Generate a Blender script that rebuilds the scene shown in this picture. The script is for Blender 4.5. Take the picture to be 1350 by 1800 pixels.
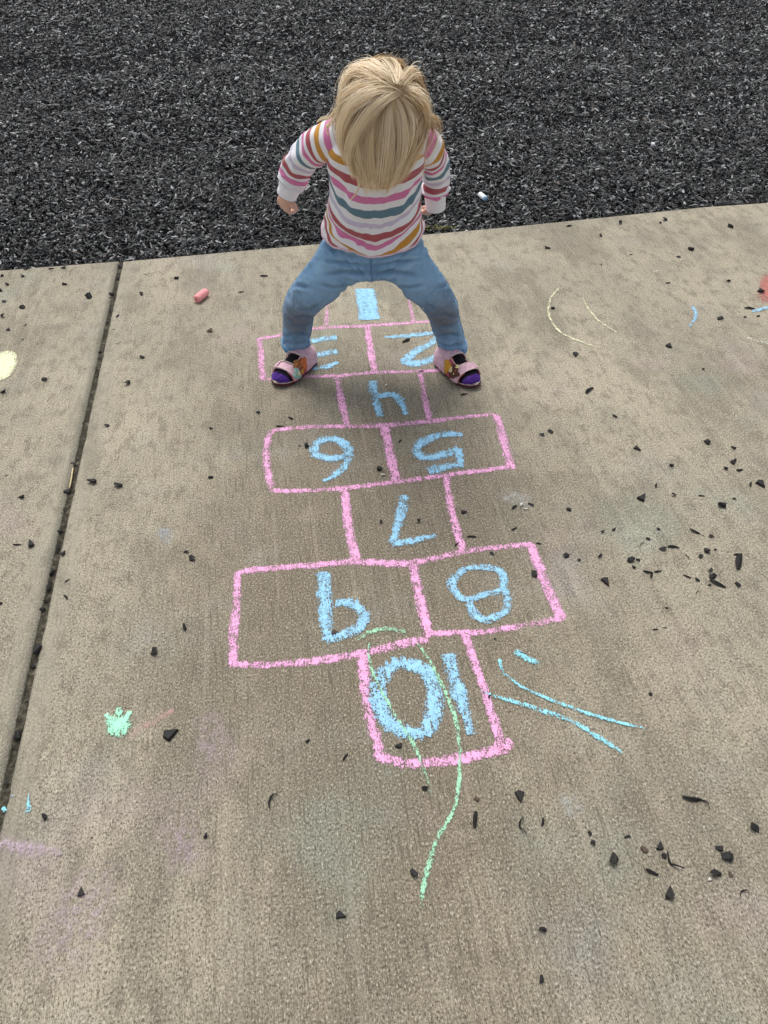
import bpy, bmesh, math, random
import numpy as np
from mathutils import Vector, Matrix, Quaternion, noise as mnoise

# ------------------------------------------------------------------ clear
for o in list(bpy.data.objects):
    bpy.data.objects.remove(o)
SC = bpy.context.scene
COL = SC.collection

# ------------------------------------------------------------------ camera
CAM_H, PITCH, FPX = 1.15, math.radians(43.4), 1352.0
cam_d = bpy.data.cameras.new('camera')
cam_d.sensor_fit = 'VERTICAL'
cam_d.sensor_height = 36.0
cam_d.lens = 36.0 * FPX / 1800.0
cam_d.clip_start = 0.02
cam_d.clip_end = 300
cam = bpy.data.objects.new('camera', cam_d)
COL.objects.link(cam)
cam.location = (0, 0, CAM_H)
cam.rotation_euler = (math.pi / 2 - PITCH, 0, 0)
SC.camera = cam
SC.render.resolution_x, SC.render.resolution_y = 768, 1024

# ------------------------------------------------------------------ sky and sun (bright overcast)
SUN_EL, SUN_AZ = math.radians(64), math.radians(-20)      # azimuth from +Y towards +X
world = bpy.data.worlds.new('World')
SC.world = world
world.use_nodes = True
wn = world.node_tree.nodes
wl = world.node_tree.links
wn.clear()
w_out = wn.new('ShaderNodeOutputWorld')
w_bg = wn.new('ShaderNodeBackground')
w_sky = wn.new('ShaderNodeTexSky')
w_sky.sky_type = 'NISHITA'
w_sky.sun_disc = False
w_sky.sun_elevation = SUN_EL
w_sky.sun_rotation = SUN_AZ
w_sky.air_density = 1.0
w_sky.dust_density = 2.5
w_sky.ozone_density = 1.0
w_bg.inputs['Strength'].default_value = 0.13
w_hsv = wn.new('ShaderNodeHueSaturation')                 # overcast: the sky is nearly white
w_hsv.inputs['Saturation'].default_value = 0.30
wl.new(w_sky.outputs[0], w_hsv.inputs['Color'])
wl.new(w_hsv.outputs[0], w_bg.inputs[0])
wl.new(w_bg.outputs[0], w_out.inputs[0])
sun_d = bpy.data.lights.new('sun', 'SUN')
sun_d.energy = 1.8
sun_d.angle = math.radians(26)
sun_d.color = (1.0, 0.97, 0.93)
sun = bpy.data.objects.new('sun', sun_d)
COL.objects.link(sun)
sdir = Vector((math.sin(SUN_AZ) * math.cos(SUN_EL), math.cos(SUN_AZ) * math.cos(SUN_EL), math.sin(SUN_EL)))
sun.rotation_euler = sdir.to_track_quat('Z', 'Y').to_euler()
sun.location = sdir * 20

vs = SC.view_settings
vs.view_transform = 'Standard'
vs.look = 'None'
vs.gamma = 1
vs.use_curve_mapping = False
vs.exposure = 0.34

# ------------------------------------------------------------------ pixel helpers
FWD = Vector((0, math.cos(PITCH), -math.sin(PITCH)))
UPV = Vector((0, math.sin(PITCH), math.cos(PITCH)))
CAMP = Vector((0, 0, CAM_H))
def ray(px, py):
    return FWD * FPX + Vector((1, 0, 0)) * (px - 675) + UPV * (900 - py)
def G(px, py, z=0.0):
    r = ray(px, py)
    return CAMP + r * ((z - CAM_H) / r.z)
def P(px, py, Y):
    r = ray(px, py)
    return CAMP + r * (Y / r.y)
def ppm(p):
    return FPX / (p - CAMP).dot(FWD)

# ------------------------------------------------------------------ object helpers
def props(o, label=None, cat=None, group=None, kind=None):
    if label: o['label'] = label
    if cat: o['category'] = cat
    if group: o['group'] = group
    if kind: o['kind'] = kind
    return o
def empty(name, loc=(0, 0, 0)):
    o = bpy.data.objects.new(name, None)
    o.location = loc
    o.empty_display_size = 0.05
    COL.objects.link(o)
    return o
def link_mesh(name, me, mat=None, parent=None):
    o = bpy.data.objects.new(name, me)
    COL.objects.link(o)
    if mat is not None and len(me.materials) == 0: me.materials.append(mat)
    if parent is not None:
        o.parent = parent
        if parent.type == 'EMPTY' and parent.parent is None:
            o.location = -Vector(parent.location)       # vertices are in world space
    return o
def mesh(name, verts, faces, mat=None, parent=None, uv=None, smooth=True, attrs=None):
    me = bpy.data.meshes.new(name)
    me.from_pydata([tuple(v) for v in verts], [], faces)
    if uv is not None:
        l = me.uv_layers.new(name='UVMap')
        idx = np.empty(len(me.loops), dtype=np.int32)
        me.loops.foreach_get('vertex_index', idx)
        l.data.foreach_set('uv', np.asarray(uv, dtype=np.float32)[idx].ravel())
    if attrs:
        for k, a in attrs.items():
            at = me.attributes.new(k, 'FLOAT', 'POINT')
            at.data.foreach_set('value', np.asarray(a, dtype=np.float32))
    if smooth:
        me.polygons.foreach_set('use_smooth', [True] * len(me.polygons))
    me.update()
    return link_mesh(name, me, mat, parent)
def from_bm(name, bm, mat=None, parent=None, smooth=True):
    me = bpy.data.meshes.new(name)
    bm.to_mesh(me)
    bm.free()
    if smooth:
        me.polygons.foreach_set('use_smooth', [True] * len(me.polygons))
    return link_mesh(name, me, mat, parent)

def catmull(pts, n=8):
    pts = [Vector(p) for p in pts]
    if len(pts) < 3:
        return [pts[0].lerp(pts[-1], i / (n * 2)) for i in range(n * 2 + 1)]
    out = []
    P_ = [pts[0] * 2 - pts[1]] + pts + [pts[-1] * 2 - pts[-2]]
    for i in range(1, len(P_) - 2):
        a, b, c, d = P_[i - 1], P_[i], P_[i + 1], P_[i + 2]
        for k in range(n):
            t = k / n
            out.append(0.5 * ((2 * b) + (c - a) * t + (2 * a - 5 * b + 4 * c - d) * t * t + (3 * b - a - 3 * c + d) * t ** 3))
    out.append(pts[-1])
    return out
def interp(vals, n=8):
    out = []
    for i in range(len(vals) - 1):
        for k in range(n):
            t = k / n
            t = t * t * (3 - 2 * t)
            out.append(vals[i] * (1 - t) + vals[i + 1] * t)
    out.append(vals[-1])
    return out

def tube(path, radii, seg=20, up=Vector((0, -1, 0)), cap=True, flat=None):
    """verts, faces, uv (u = angle 0..1, v = metres along). flat: list of depth factors."""
    vs_, fs, uv = [], [], []
    n = len(path)
    L = 0.0
    ref = up.copy()
    for i, c in enumerate(path):
        t = (path[min(i + 1, n - 1)] - path[max(i - 1, 0)]).normalized()
        ref = (ref - t * ref.dot(t)).normalized()
        sd = t.cross(ref)
        if i: L += (path[i] - path[i - 1]).length
        r = radii[i]
        fl = flat[i] if flat else 1.0
        for k in range(seg):
            a = 2 * math.pi * k / seg
            vs_.append(c + ref * (math.cos(a) * r * fl) + sd * (math.sin(a) * r))
            uv.append((k / seg, L))
    for i in range(n - 1):
        for k in range(seg):
            a, b = i * seg + k, i * seg + (k + 1) % seg
            fs.append((a, b, b + seg, a + seg))
    if cap:
        fs.append(tuple(reversed(range(seg))))
        fs.append(tuple(range((n - 1) * seg, n * seg)))
    return vs_, fs, uv

def ellipsoid(c, ax, n=24, m=14):
    """ax: three axis vectors scaled by radius"""
    vs_, fs = [], []
    for i in range(1, m):
        th = math.pi * i / m
        for k in range(n):
            ph = 2 * math.pi * k / n
            vs_.append(c + ax[0] * (math.sin(th) * math.cos(ph)) + ax[1] * (math.sin(th) * math.sin(ph)) + ax[2] * math.cos(th))
    for i in range(m - 2):
        for k in range(n):
            a, b = i * n + k, i * n + (k + 1) % n
            fs.append((a, a + n, b + n, b))
    t = len(vs_); vs_.append(c + ax[2]); vs_.append(c - ax[2])
    for k in range(n):
        fs.append((t, k, (k + 1) % n))
        fs.append((t + 1, (m - 2) * n + (k + 1) % n, (m - 2) * n + k))
    return vs_, fs

class Bag:
    def __init__(s): s.v, s.f = [], []
    def add(s, vf):
        o = len(s.v)
        s.v += list(vf[0]); s.f += [tuple(i + o for i in f) for f in vf[1]]
    def remeshed(s, voxel, smooth=4, factor=0.5):
        me = bpy.data.meshes.new('tmp')
        me.from_pydata([tuple(v) for v in s.v], [], s.f)
        o = bpy.data.objects.new('tmp', me); COL.objects.link(o)
        m = o.modifiers.new('r', 'REMESH'); m.mode = 'VOXEL'; m.voxel_size = voxel
        if smooth:
            q = o.modifiers.new('s', 'SMOOTH'); q.iterations = smooth; q.factor = factor
        dg = bpy.context.evaluated_depsgraph_get()
        ev = o.evaluated_get(dg)
        out = bpy.data.meshes.new_from_object(ev)
        bpy.data.objects.remove(o); bpy.data.meshes.remove(me)
        return out

# ------------------------------------------------------------------ material helpers
class Mat:
    def __init__(s, name):
        s.m = bpy.data.materials.new(name); s.m.use_nodes = True
        s.n = s.m.node_tree.nodes; s.l = s.m.node_tree.links
        s.b = s.n['Principled BSDF']; s.out = s.n['Material Output']
    def node(s, t, **kw):
        x = s.n.new(t)
        for k, v in kw.items(): setattr(x, k, v)
        return x
    def link(s, a, b): s.l.new(a, b)
    def set(s, **kw):
        for k, v in kw.items():
            s.b.inputs[k.replace('_', ' ')].default_value = v
        return s
    def coord(s, scale=(1, 1, 1), kind='Object', rot=0.0):
        tc = s.node('ShaderNodeTexCoord'); mp = s.node('ShaderNodeMapping')
        mp.inputs['Scale'].default_value = scale
        mp.inputs['Rotation'].default_value = (0, 0, rot)
        s.link(tc.outputs[kind], mp.inputs['Vector'])
        return mp.outputs[0]
    def noise(s, vec, scale, detail=3, rough=0.55, dist=0.0):
        x = s.node('ShaderNodeTexNoise')
        x.inputs['Scale'].default_value = scale; x.inputs['Detail'].default_value = detail
        x.inputs['Roughness'].default_value = rough; x.inputs['Distortion'].default_value = dist
        s.link(vec, x.inputs['Vector'])
        return x.outputs['Fac']
    def ramp(s, fac, stops, interp_='LINEAR'):
        r = s.node('ShaderNodeValToRGB'); r.color_ramp.interpolation = interp_
        e = r.color_ramp.elements
        while len(e) < len(stops): e.new(0.5)
        for x, (p_, c) in zip(e, stops):
            x.position = p_
            x.color = (c[0], c[1], c[2], 1) if not isinstance(c, (int, float)) else (c, c, c, 1)
        if fac is not None: s.link(fac, r.inputs[0])
        return r.outputs[0]
    def mix(s, fac, a, b, mode='MIX'):
        x = s.node('ShaderNodeMix', data_type='RGBA', blend_type=mode)
        for sock, v in ((x.inputs[0], fac), (x.inputs[6], a), (x.inputs[7], b)):
            if isinstance(v, (int, float)): sock.default_value = v
            elif isinstance(v, tuple): sock.default_value = (v[0], v[1], v[2], 1)
            else: s.link(v, sock)
        return x.outputs[2]
    def math(s, op, a, b=0.0, c=None, clamp=False):
        x = s.node('ShaderNodeMath', operation=op, use_clamp=clamp)
        for i, v in enumerate((a, b) if c is None else (a, b, c)):
            if isinstance(v, (int, float)): x.inputs[i].default_value = v
            else: s.link(v, x.inputs[i])
        return x.outputs[0]
    def smooth(s, x, lo, hi):
        r = s.node('ShaderNodeMapRange', interpolation_type='SMOOTHSTEP')
        for i, v in ((0, x), (1, lo), (2, hi)):
            if isinstance(v, (int, float)): r.inputs[i].default_value = v
            else: s.link(v, r.inputs[i])
        return r.outputs[0]
    def attr(s, name):
        return s.node('ShaderNodeAttribute', attribute_name=name).outputs['Fac']
    def bump(s, h, strength=0.3, dist=0.002, prev=None):
        x = s.node('ShaderNodeBump')
        x.inputs['Strength'].default_value = strength; x.inputs['Distance'].default_value = dist
        s.link(h, x.inputs['Height'])
        if prev is not None: s.link(prev, x.inputs['Normal'])
        return x.outputs[0]
    def col(s, sock): s.link(sock, s.b.inputs['Base Color'])
    def nrm(s, sock): s.link(sock, s.b.inputs['Normal'])

def plain(name, c, rough=0.7, var=0.12, scale=60, bump=0.15, spec=0.3, dist=0.002, kind='Object'):
    M = Mat(name); v = M.coord(kind=kind)
    n = M.noise(v, scale, 4)
    M.col(M.mix(M.smooth(n, 0.3, 0.7), tuple(x * (1 - var) for x in c), tuple(min(1, x * (1 + var)) for x in c)))
    M.set(Roughness=rough, Specular_IOR_Level=spec)
    M.nrm(M.bump(n, bump, dist))
    return M.m
def srgb(r, g, b):
    f = lambda x: (x / 255 / 12.92) if x / 255 <= 0.04045 else ((x / 255 + 0.055) / 1.055) ** 2.4
    return (f(r), f(g), f(b))

# ================================================================== SETTING
# paving frame: origin on the expansion joint, local Y along the joint
J0 = G(212, 460); J1 = G(27, 1300)
JD = (J0 - J1); JD.z = 0; JD.normalize()
JANG = math.atan2(JD.y, JD.x) - math.pi / 2
PAVE = Matrix.Translation(Vector((J1.x, J1.y, 0))) @ Matrix.Rotation(JANG, 4, 'Z')
PINV = PAVE.inverted()
EDGE_PX = [(0, 475), (207, 459), (450, 437), (900, 397), (1067, 380), (1233, 363), (1350, 355)]
EDGE = [G(*e) for e in EDGE_PX]
d0 = (EDGE[1] - EDGE[0]).normalized(); d1 = (EDGE[-1] - EDGE[-3]).normalized()
EDGE = [EDGE[0] - d0 * 6] + EDGE + [EDGE[-1] + d1 * 6]
EX = np.array([p.x for p in EDGE]); EY = np.array([p.y for p in EDGE])
def edge_y(x): return np.interp(x, EX, EY)

# ---- concrete material
def concrete_mat():
    M = Mat('broom_finished_concrete')
    v = M.coord()
    n_big = M.noise(v, 1.7, 4, 0.6)
    n_mid = M.noise(v, 9, 5, 0.65)
    n_f = M.noise(v, 265, 3, 0.78)
    n_ff = M.noise(v, 520, 2, 0.6)
    broom = M.noise(M.coord((260, 13, 1)), 1.0, 4, 0.65)
    broomw = M.noise(M.coord((60, 1.6, 1)), 1.0, 2, 0.6)
    streak = M.noise(M.coord((640, 190, 1)), 1.0, 3, 0.7)
    c = M.mix(M.smooth(n_big, 0.35, 0.65), (0.372, 0.334, 0.248), (0.472, 0.418, 0.310))
    c = M.mix(M.math('MULTIPLY', M.smooth(n_mid, 0.48, 0.72), 0.5), c, (0.30, 0.285, 0.225))
    # worn brown dirt where the children play, with ragged outline
    tc = M.node('ShaderNodeTexCoord'); sx = M.node('ShaderNodeSeparateXYZ'); M.link(tc.outputs['Object'], sx.inputs[0])
    cen = PINV @ G(690, 1090)
    dx = M.math('MULTIPLY', M.math('SUBTRACT', sx.outputs[0], cen.x), 2.3)
    dy = M.math('MULTIPLY', M.math('SUBTRACT', sx.outputs[1], cen.y), 1.0)
    rr = M.math('SQRT', M.math('ADD', M.math('MULTIPLY', dx, dx), M.math('MULTIPLY', dy, dy)))
    rr = M.math('ADD', rr, M.math('MULTIPLY', M.math('SUBTRACT', n_mid, 0.5), 0.9))
    rr = M.math('ADD', rr, M.math('MULTIPLY', M.math('SUBTRACT', n_big, 0.5), 1.1))
    stain = M.math('SUBTRACT', 1.0, M.smooth(rr, 0.30, 1.45))
    c = M.mix(M.math('MULTIPLY', stain, 0.86), c, (0.205, 0.170, 0.117))
    n_st = M.noise(M.coord((1, 0.45, 1)), 3.3, 5, 0.62)
    c = M.mix(M.math('MULTIPLY', M.smooth(n_st, 0.52, 0.72), 0.45), c, (0.22, 0.195, 0.15))
    n_mo = M.noise(M.coord((1, 0.55, 1)), 30, 5, 0.75)
    c = M.mix(M.math('MULTIPLY', M.smooth(n_mo, 0.49, 0.62), 0.62), c, (0.205, 0.175, 0.13))
    n_pa = M.noise(v, 14, 5, 0.7)
    c = M.mix(M.math('MULTIPLY', M.smooth(n_pa, 0.56, 0.72), 0.35), c, (0.52, 0.46, 0.35))
    n_d2 = M.noise(M.coord((1, 0.35, 1)), 5.5, 6, 0.7)
    c = M.mix(M.math('MULTIPLY', M.smooth(n_d2, 0.48, 0.62), 0.58), c, (0.21, 0.187, 0.137))
    # rubbed-out chalk dust of older drawings
    for i, (colr, sc_) in enumerate((((0.48, 0.36, 0.40), 2.6), ((0.33, 0.40, 0.34), 3.1), ((0.40, 0.41, 0.40), 4.3))):
        vv = M.node('ShaderNodeMapping'); vv.inputs['Location'].default_value = (3.1 * i + 1, 1.7 * i, 0)
        M.link(tc.outputs['Object'], vv.inputs[0])
        n = M.noise(vv.outputs[0], sc_, 3, 0.55)
        c = M.mix(M.math('MULTIPLY', M.smooth(n, 0.56, 0.80), 0.34), c, colr)
    # steel-tooled smooth band along the joint
    ax = M.math('ABSOLUTE', M.math('ADD', sx.outputs[0], M.math('MULTIPLY', M.math('SUBTRACT', n_mid, 0.5), 0.012)))
    band = M.math('SUBTRACT', 1.0, M.smooth(ax, 0.040, 0.052))
    c = M.mix(M.math('MULTIPLY', band, 0.28), c, (0.32, 0.305, 0.24))
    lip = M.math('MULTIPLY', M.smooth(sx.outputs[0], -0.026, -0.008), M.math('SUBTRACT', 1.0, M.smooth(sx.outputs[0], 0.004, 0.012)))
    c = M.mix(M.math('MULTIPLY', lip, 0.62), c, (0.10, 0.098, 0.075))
    rough_part = M.math('SUBTRACT', 1.0, M.math('MULTIPLY', band, 0.42))
    # grain: sand pits and pale grains
    d = M.math('ADD', M.math('MULTIPLY', n_f, 0.5), M.math('MULTIPLY', streak, 0.5))
    dark = M.math('MULTIPLY', M.math('SUBTRACT', 1.0, M.smooth(d, 0.415, 0.495)), rough_part)
    c = M.mix(M.math('MULTIPLY', dark, 0.92), c, (0.085, 0.072, 0.052))
    lite = M.math('MULTIPLY', M.smooth(d, 0.53, 0.62), rough_part)
    c = M.mix(M.math('MULTIPLY', lite, 0.74), c, (0.72, 0.655, 0.53))
    c = M.mix(M.math('MULTIPLY', M.math('SUBTRACT', 1.0, M.smooth(broom, 0.36, 0.47)), M.math('ADD', 0.30, M.math('MULTIPLY', stain, 0.34))), c, (0.11, 0.092, 0.066))
    c = M.mix(M.math('MULTIPLY', M.smooth(broomw, 0.57, 0.70), 0.13), c, (0.56, 0.50, 0.40))
    vo = M.node('ShaderNodeTexVoronoi'); vo.inputs['Scale'].default_value = 120
    M.link(v, vo.inputs['Vector'])
    c = M.mix(M.math('MULTIPLY', M.math('SUBTRACT', 1.0, M.smooth(vo.outputs['Distance'], 0.05, 0.10)), 0.4), c, (0.72, 0.67, 0.58))
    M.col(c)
    M.set(Roughness=0.9, Specular_IOR_Level=0.25)
    b = M.bump(n_f, 0.55, 0.003)
    b = M.bump(streak, 0.5, 0.0025, b)
    b = M.bump(broom, 0.6, 0.003, b)
    b = M.bump(n_ff, 0.4, 0.0012, b)
    M.nrm(b)
    return M.m
M_CONC = concrete_mat()

JW = 0.0050     # half width of the joint
def slab(name, poly_world, mat):
    bm = bmesh.new()
    vs_ = [bm.verts.new(PINV @ Vector((p[0], p[1], 0))) for p in poly_world]
    f = bm.faces.new(vs_)
    if f.normal.z < 0: f.normal_flip()
    bm.normal_update()
    r = bmesh.ops.extrude_face_region(bm, geom=[f])
    for g in r['geom']:
        if isinstance(g, bmesh.types.BMVert): g.co.z -= 0.10
    bmesh.ops.recalc_face_normals(bm, faces=bm.faces[:])
    top = [e for e in bm.edges if all(abs(v.co.z) < 1e-5 for v in e.verts)]
    bmesh.ops.bevel(bm, geom=top, offset=0.011, segments=5, profile=0.5, affect='EDGES', clamp_overlap=True)
    o = from_bm(name, bm, mat, None, smooth=False)
    o.matrix_world = PAVE
    return o
NRM = Vector((JD.y, -JD.x, 0))        # to the right of the joint
jn_l = [J1 - JD * 3.0 - NRM * JW]
def jt(side, far):
    """point of the joint side where it meets the mulch edge"""
    base = J0 + NRM * (JW * side)
    for _ in range(8):
        base = base + JD * ((float(edge_y(base.x)) - base.y) / JD.y)
    return base
jl, jr = jt(-1, 0), jt(1, 0)
right_poly = [J1 - JD * 3.0 + NRM * JW, J1 - JD * 3.0 + NRM * 6.0]
right_poly += [Vector((p.x, p.y, 0)) for p in reversed(EDGE) if jr.x < p.x < 5.2] + [jr]
left_poly = [J1 - JD * 3.0 - NRM * JW, jl] + [Vector((p.x, p.y, 0)) for p in reversed(EDGE) if -5.5 < p.x < jl.x]
left_poly += [J1 + NRM * -5.0 + JD * 1.0, J1 - JD * 3.0 - NRM * 5.0]
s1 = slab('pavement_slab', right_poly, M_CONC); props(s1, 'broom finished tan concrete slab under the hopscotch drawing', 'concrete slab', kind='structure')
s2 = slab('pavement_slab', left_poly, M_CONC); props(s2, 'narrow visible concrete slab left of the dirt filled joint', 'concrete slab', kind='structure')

# ---- soil base under everything and joint filling
M_SOIL = Mat('dark_soil')
v = M_SOIL.coord(); n1 = M_SOIL.noise(v, 90, 5, 0.7)
M_SOIL.col(M_SOIL.ramp(n1, [(0.3, (0.012, 0.011, 0.010)), (0.52, (0.07, 0.062, 0.045)), (0.72, (0.20, 0.175, 0.125))]))
M_SOIL.set(Roughness=1.0, Specular_IOR_Level=0.1); M_SOIL.nrm(M_SOIL.bump(n1, 0.8, 0.006)); M_SOIL = M_SOIL.m
props(mesh('ground', [(-60, -60, -0.105), (60, -60, -0.105), (60, 60, -0.105), (-60, 60, -0.105)], [(0, 1, 2, 3)], M_SOIL, smooth=False),
      'dark soil ground under the paving and the mulch', 'ground', kind='structure')
rng = random.Random(4)
vv, ff = [], []
NJ = 260
for i in range(NJ + 1):
    t = -3.0 + (J0 - J1).length * 0 + (3.0 + (jl - J1).length) * i / NJ
    c = J1 + JD * t
    z = -0.0060 + 0.005 * mnoise.noise(Vector((t * 14, 0, 0))) + 0.003 * mnoise.noise(Vector((t * 60, 3, 0)))
    for s_ in (-1, -0.3, 0.3, 1):
        q = c + NRM * (s_ * (JW + 0.005))
        vv.append((q.x, q.y, z + (0.002 if abs(s_) == 1 else 0) + rng.uniform(-0.0012, 0.0012)))
    if i:
        for k in range(3):
            a = (i - 1) * 4 + k
            ff.append((a, a + 1, a + 5, a + 4))
props(mesh('joint_soil', vv, ff, M_SOIL), 'dirt packed into the open joint between the slabs', 'soil', kind='structure')

# ---- mulch bed: uneven dark base sheet plus shredded rubber
M_BASE = Mat('crushed_black_rubber')
v = M_BASE.coord(); n1 = M_BASE.noise(v, 160, 3, 0.7)
vo = M_BASE.node('ShaderNodeTexVoronoi'); vo.inputs['Scale'].default_value = 105; vo.inputs['Randomness'].default_value = 1.0
wv = M_BASE.node('ShaderNodeMix', data_type='VECTOR'); wn_ = M_BASE.node('ShaderNodeTexNoise'); wn_.inputs['Scale'].default_value = 60
M_BASE.link(v, wn_.inputs['Vector']); M_BASE.link(v, wv.inputs[4]); M_BASE.link(wn_.outputs['Color'], wv.inputs[5]); wv.inputs[0].default_value = 0.012
M_BASE.link(wv.outputs[1], vo.inputs['Vector'])
sp_ = M_BASE.node('ShaderNodeSeparateColor'); M_BASE.link(vo.outputs['Color'], sp_.inputs[0])
c = M_BASE.ramp(sp_.outputs[0], [(0.0, (0.004, 0.004, 0.005)), (0.5, (0.010, 0.011, 0.012)), (0.75, (0.05, 0.053, 0.055)), (1.0, (0.30, 0.31, 0.315))])
c = M_BASE.mix(M_BASE.smooth(vo.outputs['Distance'], 0.25, 0.6), c, (0.004, 0.004, 0.005))
M_BASE.col(M_BASE.mix(M_BASE.smooth(n1, 0.35, 0.6), (0.006, 0.006, 0.007), c))
M_BASE.set(Roughness=0.95, Specular_IOR_Level=0.08)
M_BASE.nrm(M_BASE.bump(n1, 1.0, 0.012)); M_BASE = M_BASE.m
def mulch_z(x, y):
    return -0.028 + 0.010 * np.sin(x * 3.1 + 1.3 * np.sin(y * 1.7)) * np.sin(y * 2.3 + 0.8) + 0.006 * np.sin(x * 9 + y * 4) * np.sin(y * 11 - x * 3)
vv, ff = [], []
xs = list(np.linspace(-5.5, 5.2, 110)); ts = np.concatenate([np.linspace(0, 5.6, 60), [8, 14, 30]])
for t in ts:
    for x in xs:
        y = float(edge_y(x)) + 0.004 + t
        vv.append((x * (1 + t * 0.05), y, float(mulch_z(x, y)) - 0.004))
for j in range(len(ts) - 1):
    for i in range(len(xs) - 1):
        a = j * len(xs) + i
        ff.append((a, a + 1, a + 1 + len(xs), a + len(xs)))
props(mesh('mulch_base', vv, ff, M_BASE), 'dark bed of fine crushed rubber beneath the shreds', 'mulch bed', kind='structure')

M_SHRED = Mat('shredded_rubber')
sh = M_SHRED.attr('shade')
v = M_SHRED.coord(); n1 = M_SHRED.noise(v, 260, 2)
c = M_SHRED.ramp(sh, [(0.0, (0.004, 0.0044, 0.0047)), (0.48, (0.009, 0.0098, 0.0102)), (0.68, (0.026, 0.028, 0.029)), (0.84, (0.12, 0.128, 0.13)), (0.975, (0.52, 0.535, 0.535)), (1.0, (0.18, 0.13, 0.10))])
M_SHRED.col(M_SHRED.mix(M_SHRED.smooth(n1, 0.3, 0.7), c, M_SHRED.mix(0.5, c, (0.012, 0.012, 0.013))))
M_SHRED.set(Roughness=0.55, Specular_IOR_Level=0.40); M_SHRED.nrm(M_SHRED.bump(n1, 0.4, 0.002)); M_SHRED = M_SHRED.m

def build_shreds():
    R = np.random.default_rng(11)
    pts = []
    total = 0
    # rows of distance with falling density
    def sample(n, t0, t1, pad, inner=None):
        out = np.empty((0, 2))
        while len(out) < n:
            x = R.uniform(-5, 5, n * 3); t = R.uniform(t0, t1, n * 3)
            y = edge_y(x) + 0.006 + t
            k = np.abs(x) < 0.44 * y + pad
            if inner is not None: k &= np.abs(x) > 0.44 * y + inner
            out = np.vstack([out, np.stack([x[k], y[k]], 1)])
        return out[:n]
    pts = np.vstack([sample(40000, 0.0, 1.05, 0.35), sample(42000, 0.95, 2.5, 0.35), sample(44000, 2.4, 5.0, 0.35),
                     sample(52000, 0.0, 3.0, 2.6, 0.33), sample(26000, 2.8, 5.2, 2.0, 0.33)])
    n = len(pts)
    x, y = pts[:, 0], pts[:, 1]
    dist = y
    grow = 1 + np.clip((dist - 2.5) * 0.16, 0, 0.75)
    L = R.gamma(3.2, 0.0038, n) * grow + 0.005
    L = np.clip(L, 0.007, 0.055)
    W = R.uniform(0.0026, 0.0066, n) * grow
    W *= np.where(R.random(n) < 0.15, 1.7, 1.0)
    T = W * R.uniform(0.5, 1.1, n)
    yaw = R.uniform(0, 2 * np.pi, n)
    tilt = R.normal(0, 0.38, n)
    bend = R.normal(0, 0.6, n)
    bendz = R.normal(0, 0.35, n)
    z = mulch_z(x, y) + R.random(n) ** 0.8 * 0.017
    edged = (y - edge_y(x)) < 0.03
    z = np.where(edged, np.minimum(z, -0.003), z)
    d = np.stack([np.cos(yaw) * np.cos(tilt), np.sin(yaw) * np.cos(tilt), np.sin(tilt)], 1)
    sd = np.stack([-np.sin(yaw), np.cos(yaw), np.zeros(n)], 1)
    roll = R.normal(0, 0.6, n)
    up = np.cross(d, sd)
    s2_ = sd * np.cos(roll)[:, None] + up * np.sin(roll)[:, None]
    u2_ = np.cross(d, s2_)
    c0 = np.stack([x, y, z], 1)
    rings = []
    for k, (a, wf) in enumerate(((-0.5, 0.55), (0.0, 1.0), (0.5, 0.4))):
        off = d * (L * a)[:, None]
        if k != 1:
            off = off + sd * (L * 0.25 * bend)[:, None] + np.array([0, 0, 1.0]) * (L * 0.25 * bendz)[:, None]
        cc = c0 + off
        rings.append(cc + s2_ * (W * wf)[:, None] * 0.5)
        rings.append(cc - s2_ * (W * wf)[:, None] * 0.5)
        rings.append(cc + u2_ * (T * wf)[:, None])
    V = np.stack(rings, 1).reshape(-1, 3)
    # shreds never hang over the paving by more than a little
    ey = edge_y(V[:, 0])
    over = V[:, 1] < ey + 0.001
    V[over, 1] = ey[over] + 0.001
    base = (np.arange(n) * 9)[:, None, None]
    q = []
    for i in (0, 3):
        for a, b in ((1, 2), (2, 0)):                  # upper sides; the flat underside is buried
            q.append((i + a, i + b, i + 3 + b, i + 3 + a))
    quads = (np.array(q)[None] + base).reshape(-1)
    me = bpy.data.meshes.new('rubber_mulch')
    me.vertices.add(len(V)); me.vertices.foreach_set('co', V.astype(np.float32).ravel())
    nq = n * 4
    me.loops.add(nq * 4)
    me.loops.foreach_set('vertex_index', quads.astype(np.int32))
    me.polygons.add(nq)
    me.polygons.foreach_set('loop_start', (np.arange(nq) * 4).astype(np.int32))
    me.update(calc_edges=True)
    a = me.attributes.new('shade', 'FLOAT', 'POINT')
    a.data.foreach_set('value', np.repeat(R.random(n), 9).astype(np.float32))
    o = link_mesh('rubber_mulch', me, M_SHRED)
    props(o, 'bed of shredded black and grey rubber mulch beyond the paving', 'mulch', kind='stuff')
build_shreds()

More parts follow.
